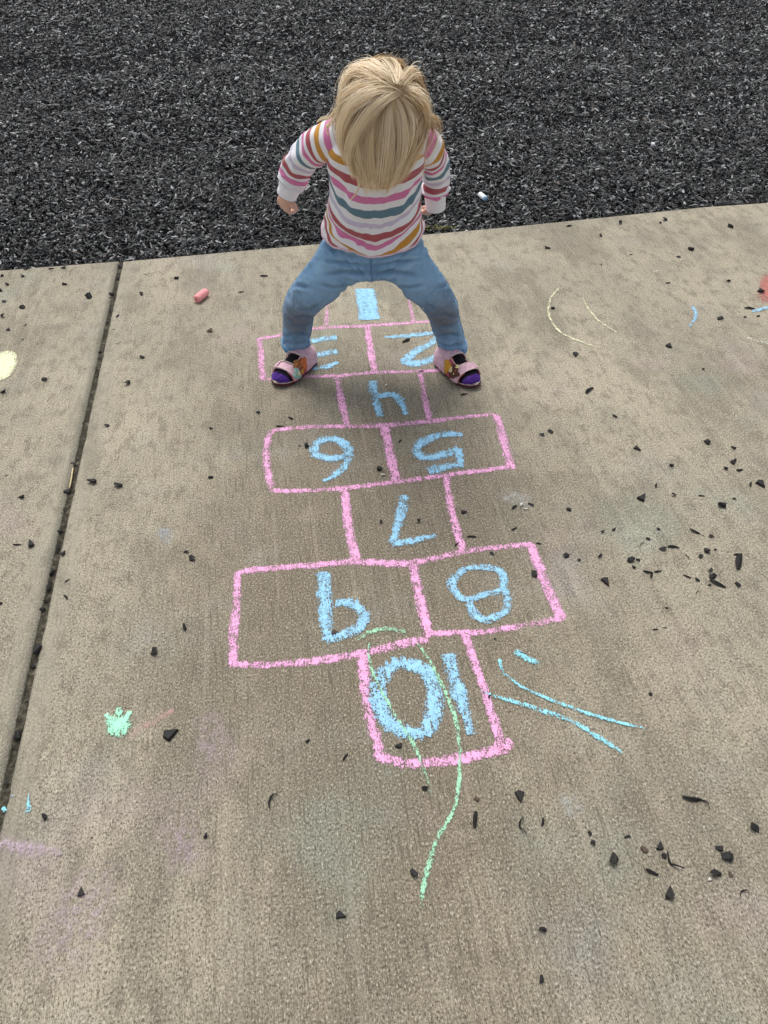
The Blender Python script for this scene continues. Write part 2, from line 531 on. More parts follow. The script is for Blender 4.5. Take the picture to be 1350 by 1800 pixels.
# ================================================================== CHALK DRAWINGS
def chalk_mat(name, c, veil=False):
    M = Mat(name); v = M.coord()
    nf = M.noise(v, 330, 3, 0.7)
    ns = M.noise(M.coord((520, 90, 1)), 1.0, 2, 0.6)
    nm = M.noise(v, 70, 3, 0.6)
    br = M.noise(M.coord((210, 7, 1)), 1.0, 3, 0.6)
    n = M.math('ADD', M.math('ADD', M.math('MULTIPLY', nf, 0.40), M.math('MULTIPLY', ns, 0.25)),
               M.math('ADD', M.math('MULTIPLY', nm, 0.18), M.math('MULTIPLY', br, 0.17)))
    uv = M.node('ShaderNodeTexCoord'); sx = M.node('ShaderNodeSeparateXYZ'); M.link(uv.outputs['UV'], sx.inputs[0])
    e = M.math('ABSOLUTE', sx.outputs[1])
    e = M.math('POWER', e, 2.6)
    dens = M.attr('dens')
    cover = M.math('SUBTRACT', dens, M.math('MULTIPLY', e, 0.80))
    th = M.math('SUBTRACT', 0.666, M.math('MULTIPLY', cover, 0.230))
    al = M.smooth(M.math('SUBTRACT', n, th), -0.022, 0.030)
    if veil:      # rubbed-in dust: thin, soft edged, grain still showing
        soft = M.math('MULTIPLY', dens, M.math('SUBTRACT', 1.0, M.smooth(M.math('ABSOLUTE', sx.outputs[1]), 0.1, 1.0)))
        al = M.math('MULTIPLY', soft, M.math('MULTIPLY', M.smooth(nm, 0.25, 0.7), M.smooth(n, 0.40, 0.56)))
    al = M.math('MULTIPLY', al, 0.94)
    M.col(M.mix(M.smooth(nm, 0.3, 0.7), tuple(x * 0.90 for x in c), tuple(min(1, x * 1.06) for x in c)))
    M.set(Roughness=1.0, Specular_IOR_Level=0.05)
    M.nrm(M.bump(nf, 0.5, 0.002))
    M.link(al, M.b.inputs['Alpha'])
    return M.m
CH = dict(pink=chalk_mat('pink_chalk', (0.88, 0.44, 0.69)), blue=chalk_mat('blue_chalk', (0.36, 0.66, 0.88)),
          green=chalk_mat('green_chalk', (0.40, 0.74, 0.50)), mint=chalk_mat('mint_chalk', (0.42, 0.88, 0.62)),
          cyan=chalk_mat('cyan_chalk', (0.32, 0.74, 0.86)), yellow=chalk_mat('pale_yellow_chalk', (0.84, 0.84, 0.56)),
          white=chalk_mat('white_chalk', (0.80, 0.82, 0.76)), red=chalk_mat('red_chalk', (0.50, 0.20, 0.17)),
          rose=chalk_mat('rose_chalk', (0.80, 0.48, 0.44)), violet=chalk_mat('violet_chalk', (0.60, 0.46, 0.54), True), dust=chalk_mat('pale_chalk_dust', (0.66, 0.68, 0.66), True), rosedust=chalk_mat('rose_chalk_dust', (0.80, 0.46, 0.46), True), bluedust=chalk_mat('blue_chalk_dust', (0.55, 0.66, 0.80), True))
ZCH = [0.0006]
def ribbon(name, px, w, colr, dens=0.8, parent=None, fade=(0, 0), n=8, seed=0):
    """chalk stroke through photo points, w metres wide, on the paving"""
    ZCH[0] += 0.00003
    z = ZCH[0]
    path = catmull([G(*p) for p in px], n)
    # resample to even steps
    ws = interp(list(w), n) if isinstance(w, (list, tuple)) else [w] * len(path)
    if len(ws) != len(path): ws = list(np.interp(np.linspace(0, 1, len(path)), np.linspace(0, 1, len(ws)), ws))
    rg = random.Random(seed + int(px[0][0] * 7 + px[0][1]))
    vs_, fs, uv, dn = [], [], [], []
    tot = sum((path[i + 1] - path[i]).length for i in range(len(path) - 1))
    L = 0
    NV = 5
    for i, c in enumerate(path):
        t = path[min(i + 1, len(path) - 1)] - path[max(i - 1, 0)]
        t.z = 0; t.normalize()
        s_ = Vector((-t.y, t.x, 0))
        if i: L += (path[i] - path[i - 1]).length
        wob = 0.0012 * mnoise.noise(Vector((L * 40, seed * 3.1 + px[0][0], 0)))
        ww = ws[i] * (1 + 0.12 * mnoise.noise(Vector((L * 25, 7.7 + seed, px[0][1]))))
        u = L / max(tot, 1e-6)
        dd = (dens - 0.05) * (1 + 0.20 * mnoise.noise(Vector((L * 18, 1.3, px[0][1] + seed))))
        if fade[0] > 0: dd *= min(1, 0.35 + u / fade[0])
        if fade[1] > 0: dd *= min(1, 0.35 + (1 - u) / fade[1])
        for k in range(NV):
            vq = -1 + 2 * k / (NV - 1)
            q = PINV @ (c + s_ * (ww * 0.66 * vq + wob))
            vs_.append((q.x, q.y, z)); uv.append((L, vq)); dn.append(dd)
    # blunt ragged ends
    for i in range(len(path) - 1):
        for k in range(NV - 1):
            a = i * NV + k
            fs.append((a, a + NV, a + NV + 1, a + 1))
    o = mesh(name, vs_, fs, CH[colr], None, uv, False, dict(dens=dn))
    if parent is None: o.matrix_world = PAVE
    else:
        o.parent = parent
        o.matrix_parent_inverse = Matrix.Identity(4)
        o.matrix_local = Matrix.Identity(4)
    return o
def chalk_thing(name, label, cat, group=None):
    e = empty(name); e.matrix_world = PAVE
    return props(e, label, cat, group)
def blob(name, px, colr, dens, parent=None):
    """filled chalk patch: fan with v = 0 in the middle, 1 at the outline"""
    ZCH[0] += 0.00003
    pts = [PINV @ G(*p) for p in px]
    c = sum(pts, Vector()) / len(pts)
    pts = catmull(pts + [pts[0]], 3)[:-1]
    vs_ = [(c.x, c.y, ZCH[0])]; uv = [(0, 0)]; fs = []
    n = len(pts)
    for r in (0.35, 0.7, 1.0):
        for p in pts:
            q = c.lerp(p, r); vs_.append((q.x, q.y, ZCH[0])); uv.append((0, r))
    for k in range(n): fs.append((0, 1 + k, 1 + (k + 1) % n))
    for r in range(2):
        for k in range(n):
            a = 1 + r * n + k; b = 1 + r * n + (k + 1) % n
            fs.append((a, a + n, b + n, b))
    o = mesh(name, vs_, fs, CH[colr], None, uv, False, dict(dens=[dens] * len(vs_)))
    if parent is None: o.matrix_world = PAVE
    else: o.parent = parent
    return o

grid = chalk_thing('hopscotch_outline', 'pink chalk hopscotch boxes drawn down the concrete towards the camera', 'chalk drawing')
PW = 0.019
for px, w, d in [
    # box 1
    ([(586, 470), (578, 520), (573, 572)], 0.017, 0.72), ([(706, 470), (717, 520), (727, 567)], 0.016, 0.72),
    # top of row 2 / 3
    ([(452, 597), (500, 588), (560, 577), (640, 573), (700, 569), (757, 565)], [0.016, 0.019, 0.024, 0.020, 0.018, 0.016], 0.84),
    ([(457, 594), (459, 630), (463, 668)], 0.020, 0.84),
    ([(645, 574), (651, 612), (658, 656)], 0.022, 0.88),
    ([(462, 668), (530, 662), (595, 661), (660, 655), (740, 653), (800, 648)], 0.019, 0.82),
    # box 4
    ([(593, 664), (600, 705), (611, 750)], 0.022, 0.86), ([(739, 656), (746, 697), (755, 741)], 0.020, 0.86),
    # row 6 / 5
    ([(472, 777), (474, 765), (482, 757), (505, 754), (560, 750), (614, 750), (680, 748), (755, 741), (820, 733), (868, 729)], [0.018, 0.019, 0.019, 0.019, 0.020, 0.020, 0.023, 0.021, 0.019, 0.017], 0.84),
    ([(868, 729), (876, 742), (887, 780), (899, 824)], [0.018, 0.022, 0.027, 0.026], 0.88),
    ([(472, 770), (469, 800), (473, 840), (482, 864)], 0.021, 0.86),
    ([(676, 750), (685, 800), (698, 846)], 0.026, 0.90),
    ([(480, 863), (540, 863), (600, 859), (690, 848), (760, 839), (840, 828), (903, 821)], 0.018, 0.84),
    # box 7
    ([(606, 862), (613, 930), (628, 988)], 0.021, 0.92), ([(784, 838), (794, 900), (813, 967)], 0.021, 0.88),
    # row 9 / 8
    ([(417, 1016), (424, 1006), (470, 1000), (560, 993), (628, 988), (700, 991), (740, 987), (815, 970), (880, 962), (936, 957)], [0.015, 0.017, 0.019, 0.018, 0.020, 0.022, 0.020, 0.019, 0.018, 0.016], 0.88),
    ([(418, 1006), (416, 1060), (410, 1120), (411, 1168)], [0.015, 0.020, 0.021, 0.019], 0.88),
    ([(934, 957), (948, 1000), (967, 1045), (987, 1089)], [0.018, 0.022, 0.024, 0.022], 0.92),
    ([(725, 989), (735, 1040), (746, 1085), (755, 1122)], 0.022, 0.92),
    ([(405, 1168), (470, 1169), (540, 1164), (630, 1150), (700, 1134), (752, 1124)], [0.017, 0.019, 0.020, 0.019, 0.021, 0.020], 0.88),
    ([(755, 1115), (800, 1113), (850, 1111), (920, 1100), (990, 1087)], 0.016, 0.86),
    # box 10
    ([(638, 1142), (641, 1190), (649, 1260), (664, 1310), (672, 1336)], [0.026, 0.023, 0.022, 0.023, 0.026], 0.94),
    ([(668, 1333), (710, 1341), (750, 1341), (820, 1332), (890, 1313)], [0.019, 0.019, 0.021, 0.021, 0.020], 0.92),
    ([(817, 1116), (838, 1175), (860, 1240), (886, 1326)], [0.018, 0.018, 0.017, 0.020], 0.90),
    ([(868, 1308), (884, 1313), (900, 1304)], 0.020, 0.86)]:
    ribbon('line', px, w, 'pink', d + 0.04, grid)

def numeral(ch, label, strokes, dens=0.9):
    e = chalk_thing('chalk_numeral', label, 'chalk numeral', 'blue chalk numerals in the hopscotch boxes')
    for i, (px, w) in enumerate(strokes):
        ribbon('stroke', px, [q * 1.30 for q in w] if isinstance(w, (list, tuple)) else w * 1.24, 'blue', dens + 0.03, e, seed=i + 3)
numeral('1', 'thick filled blue chalk bar, the number 1, between the legs of the child',
        [([(633, 508), (640, 562)], 0.026), ([(641, 508), (648, 563)], 0.026), ([(650, 508), (658, 562)], 0.026)], 1.0)
numeral('2', 'upside down blue chalk number 2 beside the shoe on the right',
        [([(676, 593), (705, 592), (740, 588), (770, 586), (760, 602), (735, 616), (716, 630), (716, 637), (735, 639), (762, 630), (790, 618)], [0.012, 0.017, 0.019, 0.02, 0.022, 0.023, 0.025, 0.025, 0.024, 0.024, 0.022])])
numeral('3', 'upside down blue chalk number 3 partly hidden by the shoe on the left',
        [([(592, 595), (570, 596), (548, 601)], 0.024), ([(593, 619), (572, 621), (545, 628)], 0.024), ([(594, 637), (575, 645), (552, 647), (530, 645)], [0.012, 0.022, 0.020, 0.018])])
numeral('4', 'upside down blue chalk number 4 in the single box below the feet',
        [([(654, 670), (660, 700), (668, 733)], [0.022, 0.022, 0.016]), ([(664, 697), (690, 695), (703, 705), (713, 730)], [0.020, 0.020, 0.021, 0.014])])
numeral('5', 'upside down blue chalk number 5 in the right box of its row',
        [([(813, 764), (780, 764), (745, 776), (732, 792), (742, 803), (770, 803), (806, 789)], [0.014, 0.020, 0.022, 0.021, 0.023, 0.022, 0.018]),
         ([(805, 789), (811, 817)], 0.017), ([(814, 817), (780, 822), (752, 828)], [0.018, 0.022, 0.024])])
numeral('6', 'upside down blue chalk number 6 in the left box of its row',
        [([(607, 803), (580, 806), (557, 800), (553, 788), (566, 775), (588, 772), (608, 784), (614, 800), (605, 820), (590, 835), (568, 846)], [0.017, 0.020, 0.022, 0.021, 0.022, 0.020, 0.022, 0.021, 0.018, 0.016, 0.010])])
numeral('7', 'blue chalk number 7 upside down in the single middle box',
        [([(711, 871), (703, 910), (690, 955)], [0.021, 0.020, 0.015]), ([(688, 957), (725, 951), (766, 942)], [0.014, 0.017, 0.010])])
numeral('8', 'round blue chalk number 8 in the right box of the widest row',
        [([(818, 1000), (795, 1022), (802, 1044), (822, 1055), (850, 1046), (880, 1036), (884, 1012), (868, 1000), (840, 998), (818, 1000)], [0.014, 0.017, 0.016, 0.012, 0.012, 0.015, 0.015, 0.014, 0.013, 0.014]),
         ([(822, 1050), (832, 1078), (856, 1090), (885, 1077), (893, 1055), (884, 1035)], [0.015, 0.017, 0.016, 0.016, 0.017, 0.014])])
numeral('9', 'upside down blue chalk number 9 with thick stem in the widest box',
        [([(569, 1006), (571, 1060), (576, 1126)], [0.025, 0.024, 0.017]), ([(566, 1030), (568, 1090)], 0.014), ([(590, 1060), (620, 1062), (640, 1082), (630, 1104), (605, 1116), (573, 1125)], [0.016, 0.020, 0.018, 0.019, 0.018, 0.018])])
numeral('10', 'large blue chalk number 10 in the box nearest the camera',
        [([(715, 1165), (690, 1170), (667, 1195), (664, 1225), (680, 1265), (706, 1286), (745, 1291)], [0.022, 0.023, 0.027, 0.028, 0.026, 0.021, 0.020]),
         ([(715, 1165), (748, 1180), (764, 1220), (760, 1262), (748, 1294)], [0.022, 0.022, 0.026, 0.025, 0.018]),
         ([(788, 1150), (800, 1200), (815, 1245), (828, 1292)], [0.021, 0.023, 0.020, 0.014])], 0.93)

def drawing(name, label, strokes, blobs=()):
    e = chalk_thing(name, label, 'chalk mark')
    for i, (px, w, c, d, fd) in enumerate(strokes): ribbon('stroke', px, w, c, d, e, fd, seed=i)
    for px, c, d in blobs: blob('patch', px, c, d, e)
drawing('chalk_scribble', 'long looping thin green chalk line running out of the number 10 box',
        [([(625, 1128), (650, 1112), (680, 1106), (718, 1112)], [0.010, 0.011, 0.012, 0.010], 'green', 0.82, (0.3, 0.1)),
         ([(735, 1132), (765, 1180), (790, 1235), (804, 1280), (808, 1330), (806, 1385), (795, 1430), (768, 1475), (752, 1530), (741, 1575), (745, 1608)], [0.008, 0.008, 0.009, 0.009, 0.0075, 0.007, 0.0065, 0.009, 0.009, 0.008, 0.006], 'green', 0.92, (0, 0.1)),
         ([(648, 1130), (650, 1165), (662, 1200), (690, 1250), (722, 1300), (742, 1345), (756, 1390), (766, 1425)], [0.008, 0.008, 0.006, 0.006, 0.009, 0.008, 0.007, 0.004], 'green', 0.82, (0, 0.3))])
drawing('chalk_rays', 'two slanting cyan chalk lines right of the number 10',
        [([(878, 1158), (881, 1174), (892, 1190), (930, 1215), (1000, 1243), (1060, 1263), (1145, 1285)], [0.007, 0.007, 0.008, 0.007, 0.008, 0.008, 0.006], 'cyan', 0.92, (0.02, 0.15)),
         ([(818, 1205), (860, 1221), (930, 1243), (1000, 1267), (1060, 1302), (1112, 1336)], [0.004, 0.008, 0.011, 0.011, 0.011, 0.004], 'cyan', 0.9, (0.25, 0.2))])
drawing('chalk_dab', 'short cyan chalk dab under a dark sliver beside the box 10',
        [([(905, 1146), (925, 1158), (950, 1168)], [0.014, 0.015, 0.013], 'cyan', 0.92, (0, 0.3))])
drawing('chalk_curves', 'pair of thin pale yellow curved chalk lines right of the child',
        [([(985, 504), (968, 525), (964, 550), (972, 570), (990, 588), (1030, 605), (1080, 619)], [0.006, 0.008, 0.009, 0.009, 0.009, 0.009, 0.005], 'yellow', 0.82, (0.1, 0.1)),
         ([(1023, 522), (1035, 545), (1055, 567), (1084, 585)], [0.007, 0.008, 0.009, 0.010], 'yellow', 0.84, (0.1, 0))])
drawing('chalk_arc', 'short curved pale blue chalk arc near the right edge',
        [([(1213, 535), (1223, 552), (1217, 568), (1203, 582)], [0.010, 0.014, 0.013, 0.005], 'blue', 0.80, (0.2, 0.4))])
drawing('chalk_tick', 'tiny whitish chalk tick near the mulch on the right', [([(1149, 478), (1162, 476)], 0.010, 'white', 0.85, (0, 0.3))])
drawing('chalk_edge_line', 'pale blue chalk line cut off by the right picture edge under the red smudge',
        [([(1318, 551), (1335, 545), (1375, 536)], [0.012, 0.020, 0.022], 'blue', 0.82, (0.2, 0))])
drawing('chalk_edge_dash', 'pale minty chalk dash cut off by the right picture edge',
        [([(1314, 594), (1330, 600), (1370, 609)], [0.012, 0.011, 0.011], 'white', 0.82, (0, 0))])
drawing('chalk_smudge', 'dull red chalk smudge at the right picture edge', [],
        [([(1330, 484), (1352, 476), (1385, 480), (1390, 525), (1352, 542), (1328, 530)], 'red', 1.0)])
drawing('chalk_patch', 'pale yellow filled chalk patch cut off by the left picture edge', [],
        [([(-40, 640), (-10, 624), (18, 617), (30, 624), (31, 640), (22, 658), (4, 670), (-22, 674), (-45, 662)], 'yellow', 1.4)])
drawing('chalk_doodle', 'mint green crown shaped chalk patch near the left joint',
        [([(199, 1275), (187, 1256)], 0.012, 'mint', 0.9, (0, 0)), ([(211, 1270), (209, 1245)], 0.013, 'mint', 0.9, (0, 0)), ([(219, 1276), (229, 1251)], 0.012, 'mint', 0.9, (0, 0))],
        [([(183, 1262), (208, 1253), (233, 1260), (232, 1292), (206, 1301), (183, 1292)], 'mint', 1.05)])
drawing('chalk_streak', 'faint rose chalk streak beside the mint green crown patch', [([(225, 1296), (265, 1272), (318, 1243)], [0.022, 0.018, 0.012], 'rosedust', 0.6, (0.3, 0.3))])
drawing('chalk_drip', 'bright aqua chalk drip with dabs at the left picture edge low down',
        [([(51, 1397), (50, 1428)], [0.003, 0.008], 'cyan', 0.86, (0, 0)), ([(38, 1430), (54, 1428)], 0.007, 'cyan', 0.6, (0, 0)), ([(6, 1420), (10, 1428)], 0.007, 'cyan', 0.9, (0, 0))],
        [([(17, 1396), (26, 1394), (28, 1402), (20, 1406)], 'blue', 0.5)])
drawing('chalk_smear', 'soft violet chalk smear at the left picture edge below the aqua drip',
        [([(-20, 1478), (20, 1488), (60, 1495), (110, 1500)], [0.03, 0.028, 0.024, 0.014], 'violet', 1.0, (0, 0.5))])
drawing('chalk_haze', 'faint rubbed bluish chalk spot left of the number 6 row and joint', [],
        [([(272, 932), (292, 924), (308, 936), (306, 958), (288, 962), (276, 948)], 'bluedust', 0.7)])
drawing('chalk_speck', 'small pale chalk fleck right of the row with the number 5', [([(888, 748), (898, 743)], 0.012, 'white', 0.6, (0, 0.4))])
for px, w, c, d, lb in [
    ([(80, 1600), (140, 1612), (200, 1625)], 0.16, 'violet', 0.42, 'wide faint violet chalk haze low at the left near the small triangle chip'),
    ([(300, 1440), (325, 1500), (318, 1540)], 0.08, 'violet', 0.40, 'faint violet rubbed chalk streak left of the long green line'),
    ([(340, 1310), (385, 1300), (410, 1290)], 0.12, 'violet', 0.40, 'faint violet rubbed chalk cloud below the number 9 box'),
    ([(990, 1395), (1005, 1420), (1012, 1440)], 0.03, 'dust', 0.7, 'faint whitish scuffed chalk streaks below the cyan lines'),
    ([(880, 868), (910, 880), (940, 884)], 0.05, 'dust', 0.5, 'faint greenish white rubbed patch by the shell pieces')]:
    drawing('chalk_trace', lb, [(px, w, c, d, (0.4, 0.4))])

# ================================================================== THE CHILD
SKIN = Mat('skin'); v = SKIN.coord(); n1 = SKIN.noise(v, 40, 4)
SKIN.col(SKIN.mix(SKIN.smooth(n1, 0.3, 0.7), (0.62, 0.36, 0.27), (0.72, 0.44, 0.34)))
SKIN.set(Roughness=0.5, Specular_IOR_Level=0.35); SKIN.b.inputs['Subsurface Weight'].default_value = 0.15
SKIN.b.inputs['Subsurface Radius'].default_value = (0.01, 0.004, 0.002)
n2 = SKIN.noise(v, 500, 2); SKIN.nrm(SKIN.bump(n2, 0.12, 0.001)); SKIN = SKIN.m

X = Vector((1, 0, 0))
PERSON = empty('person', (0, 1.80, 0))
props(PERSON, 'small blond child in striped shirt and jeans crouching over the hopscotch boxes', 'person')

# ---- pose (photo pixels plus distance)
hipc = P(655, 440, 1.80)
HIP = {-1: P(610, 450, 1.80), 1: P(700, 448, 1.80)}
KNEE = {-1: P(529, 536, 1.765), 1: P(771, 531, 1.765)}
ANK = {-1: P(520, 594, 1.835), 1: P(797, 601, 1.835)}
TOE = {-1: G(484, 681), 1: G(838, 684)}
HEEL = {-1: G(551, 631), 1: G(771, 633)}
SHO = {-1: P(585, 246, 1.745), 1: P(750, 258, 1.745)}
ELB = {-1: P(524, 288, 1.815), 1: P(770, 308, 1.815)}
WRI = {-1: P(505, 338, 1.828), 1: P(764, 350, 1.835)}
CHEST = P(662, 310, 1.735)
NECK = P(668, 235, 1.70)
HEAD = P(674, 206, 1.59)

ALPHA = math.radians(56)
U = Vector((0, -math.sin(ALPHA), math.cos(ALPHA)))
F = Vector((0, -math.cos(ALPHA), -math.sin(ALPHA)))
hrot = Quaternion((0, 0, 1), math.radians(-4)) @ Quaternion((0, 1, 0), math.radians(3))
U.rotate(hrot); F.rotate(hrot); HX = U.cross(F) * -1; HX.normalize()
if HX.x < 0: HX = -HX
RX, RF, RU = 0.067, 0.077, 0.077

# ---- body: one continuous skin surface
body = Bag()
body.add(ellipsoid(HEAD, (HX * RX, F * RF, U * RU), 32, 20))
body.add(ellipsoid(HEAD + F * 0.030 - U * 0.038, (HX * 0.056, F * 0.052, U * 0.050)))        # jaw
for s_ in (-1, 1):
    body.add(ellipsoid(HEAD + F * 0.058 - U * 0.034 + HX * (0.030 * s_), (HX * 0.024, F * 0.022, U * 0.022)))   # cheeks
    body.add(ellipsoid(HEAD - F * 0.002 - U * 0.018 + HX * (0.073 * s_), (HX * 0.007, F * 0.014, U * 0.021)))   # ears
    body.add(ellipsoid(HEAD + F * 0.078 + U * 0.012 + HX * (0.026 * s_), (HX * 0.017, F * 0.008, U * 0.006)))   # brows
body.add(ellipsoid(HEAD + F * 0.086 - U * 0.016, (HX * 0.008, F * 0.010, U * 0.012)))        # nose
body.add(ellipsoid(HEAD + F * 0.080 - U * 0.040, (HX * 0.017, F * 0.006, U * 0.004)))        # upper lip
body.add(ellipsoid(HEAD + F * 0.077 - U * 0.047, (HX * 0.014, F * 0.006, U * 0.005)))        # lower lip
body.add(ellipsoid(HEAD + F * 0.062 - U * 0.066, (HX * 0.018, F * 0.014, U * 0.012)))        # chin
npath = catmull([NECK + Vector((0, 0.03, -0.04)), NECK, HEAD - U * 0.04 - F * 0.01], 6)
body.add(tube(npath, [0.036] * len(npath), 16))
tp = catmull([hipc + Vector((0, 0, -0.035)), hipc, hipc.lerp(CHEST, 0.5), CHEST, NECK], 6)
tr = interp([0.060, 0.085, 0.078, 0.080, 0.040], 6)
body.add(tube(tp, tr, 24, flat=[0.8] * len(tp)))
for s_ in (-1, 1):
    p_ = catmull([SHO[s_].lerp(CHEST, 0.35), SHO[s_], ELB[s_], WRI[s_]], 6)
    body.add(tube(p_, interp([0.030, 0.027, 0.021, 0.0155], 6), 14))
    p_ = catmull([HIP[s_], KNEE[s_], ANK[s_]], 6)
    body.add(tube(p_, interp([0.046, 0.033, 0.020], 6), 16))
    fw = (TOE[s_] - HEEL[s_]); fl = fw.length; fw.normalize()
    sidev = Vector((-fw.y, fw.x, 0))
    fp = [HEEL[s_] + fw * 0.022 + Vector((0, 0, 0.030)), HEEL[s_] + fw * (fl * 0.5) + Vector((0, 0, 0.028)), HEEL[s_] + fw * (fl - 0.03) + Vector((0, 0, 0.022))]
    fp = catmull(fp, 5)
    body.add(tube(fp, interp([0.013, 0.016, 0.013], 5), 14, up=Vector((0, 0, 1)), flat=[0.6] * len(fp)))
    p_ = [ANK[s_] + Vector((0, 0, 0.01)), fp[2]]
    body.add(tube(p_, [0.018, 0.013], 12))

# hands: palm, four curled fingers, thumb from the side of the palm
def hand(s_):
    w = WRI[s_]
    fa = (w - ELB[s_]).normalized()
    if s_ < 0:
        d = (fa * 0.45 + Vector((-0.14, 0.35, -0.65))).normalized()
        back = Vector((-0.55, -0.75, 0.15))
    else:
        d = (fa * 0.5 + Vector((-0.05, 0.75, -0.45))).normalized()
        back = Vector((0.6, -0.6, 0.1))
    back = (back - d * back.dot(d)).normalized()        # back of the hand
    sd = d.cross(back).normalized()                      # across the knuckles
    if (sd.x > 0) == (s_ < 0): pass
    pc = w + d * 0.024
    body.add(ellipsoid(pc, (sd * 0.0215, back * 0.0125, d * 0.026), 20, 12))
    body.add(tube([w - d * 0.012, w + d * 0.014], [0.0155, 0.0165], 14))
    inner = 1 if sd.dot(X) * s_ < 0 else -1             # towards the body: thumb side
    for k in range(4):
        off = (k - 1.5) * 0.0118 * inner
        ln = (0.0108, 0.0125, 0.0118, 0.0092)[3 - k]
        base = pc + d * 0.017 + sd * off + back * (0.004 - 0.0008 * (k - 1.5) ** 2)
        dirs, pts, cur = d.copy(), [base - d * 0.008, base], base
        for a, f_ in ((28, 1.15), (58, 0.95), (50, 0.8)):
            ax = sd
            q = Quaternion(ax, math.radians(a + (k - 1.5) * 4))
            t1 = dirs.copy(); t1.rotate(q)
            t2 = dirs.copy(); t2.rotate(q.inverted())
            dirs = t1 if t1.dot(back) < t2.dot(back) else t2   # curl to the palm
            cur = cur + dirs * ln * f_
            pts.append(cur)
        pp = catmull(pts, 4)
        body.add(tube(pp, interp([0.0052, 0.0052, 0.0049, 0.0046, 0.0040], 4), 10))
        body.add(ellipsoid(pts[-1], (sd * 0.0043, back * 0.0043, d * 0.0043), 10, 8))
    tb = pc - d * 0.006 + sd * (0.017 * inner) - back * 0.002
    t1 = tb + (d * 0.6 + sd * inner * 0.75 - back * 0.35).normalized() * 0.015
    t2 = t1 + (d * 0.85 - sd * inner * 0.15 - back * 0.5).normalized() * 0.013
    pp = catmull([tb - sd * inner * 0.006, tb, t1, t2], 4)
    body.add(tube(pp, interp([0.0075, 0.0075, 0.0062, 0.0048], 4), 10))
    body.add(ellipsoid(t2, (sd * 0.0049, back * 0.0049, d * 0.0049), 10, 8))
for s_ in (-1, 1): hand(s_)
bme = body.remeshed(0.0021, 2)
bme.polygons.foreach_set('use_smooth', [True] * len(bme.polygons))
bme.name = 'body'; bme.materials.clear()
link_mesh('body', bme, SKIN, PERSON)
M_EYE = plain('eye', (0.05, 0.07, 0.10), 0.15, 0.1, 80, 0.0, 0.5)
for s_ in (-1, 1):
    c_ = HEAD + F * 0.0765 - U * 0.004 + HX * (0.026 * s_)
    mesh('eye', *ellipsoid(c_, (HX * 0.0085, F * 0.006, U * 0.0048), 14, 8), M_EYE, PERSON)

# ---- cloth creases: (photo polyline, half width px, depth m), pressed into the side that faces the front
def crease_disp(p, creases):
    r = p - CAMP; d_ = r.dot(FWD)
    x, y = 675 + FPX * r.x / d_, 900 - FPX * r.dot(UPV) / d_
    h = 0.0
    for pl, w_, dep in creases:
        best, tb = 1e9, 0
        for i in range(len(pl) - 1):
            ax, ay = pl[i]; bx, by = pl[i + 1]
            ux, uy = bx - ax, by - ay
            t = max(0, min(1, ((x - ax) * ux + (y - ay) * uy) / (ux * ux + uy * uy)))
            dx, dy = x - ax - ux * t, y - ay - uy * t
            q_ = dx * dx + dy * dy
            if q_ < best: best, tb = q_, (i + t) / (len(pl) - 1)
        e = math.sqrt(best) / w_
        if e < 3.5:
            taper = min(1, 0.25 + 3.0 * min(tb, 1 - tb))
            h += dep * taper * (-math.exp(-e * e) + 0.75 * math.exp(-((e - 1.7) / 0.8) ** 2))
    return h
JEAN_CREASES = [
    ([(648, 482), (610, 478), (572, 482)], 5, 0.0050), ([(646, 468), (605, 462), (568, 458)], 4, 0.0040), ([(640, 456), (600, 446), (572, 430)], 4, 0.0034),
    ([(654, 482), (692, 478), (735, 484)], 5, 0.0050), ([(656, 468), (700, 460), (742, 456)], 4, 0.0040), ([(662, 456), (705, 444), (738, 428)], 4, 0.0034),
    ([(615, 500), (585, 505), (560, 498)], 4, 0.0036), ([(690, 500), (720, 505), (748, 500)], 4, 0.0036),
    ([(503, 508), (522, 502), (545, 506)], 4, 0.0036), ([(558, 560), (535, 556), (512, 562)], 4, 0.0040), ([(502, 560), (520, 572), (548, 574)], 4, 0.0040),
    ([(500, 590), (522, 586), (550, 592)], 3.5, 0.0040), ([(498, 602), (520, 604), (548, 600)], 3, 0.0034), ([(560, 535), (548, 545), (530, 545)], 4, 0.0032),
    ([(808, 508), (790, 500), (768, 505)], 4, 0.0036), ([(756, 556), (780, 552), (806, 560)], 4, 0.0040), ([(812, 562), (795, 574), (768, 574)], 4, 0.0040),
    ([(768, 590), (792, 588), (818, 592)], 3.5, 0.0040), ([(772, 604), (795, 608), (818, 604)], 3, 0.0034), ([(752, 535), (765, 545), (785, 545)], 4, 0.0032)]
SHIRT_CREASES = [
    ([(578, 392), (612, 420), (662, 436)], 7, 0.0060), ([(738, 388), (712, 415), (672, 432)], 7, 0.0055), ([(590, 360), (620, 385), (655, 398)], 7, 0.0035),
    ([(738, 350), (715, 378), (680, 395)], 6, 0.0040), ([(588, 305), (605, 335), (608, 365)], 6, 0.0034), ([(735, 320), (722, 345), (712, 365)], 6, 0.0034),
    ([(574, 408), (600, 432), (632, 446)], 5, 0.0040), ([(705, 300), (700, 325), (690, 345)], 5, 0.0025)]
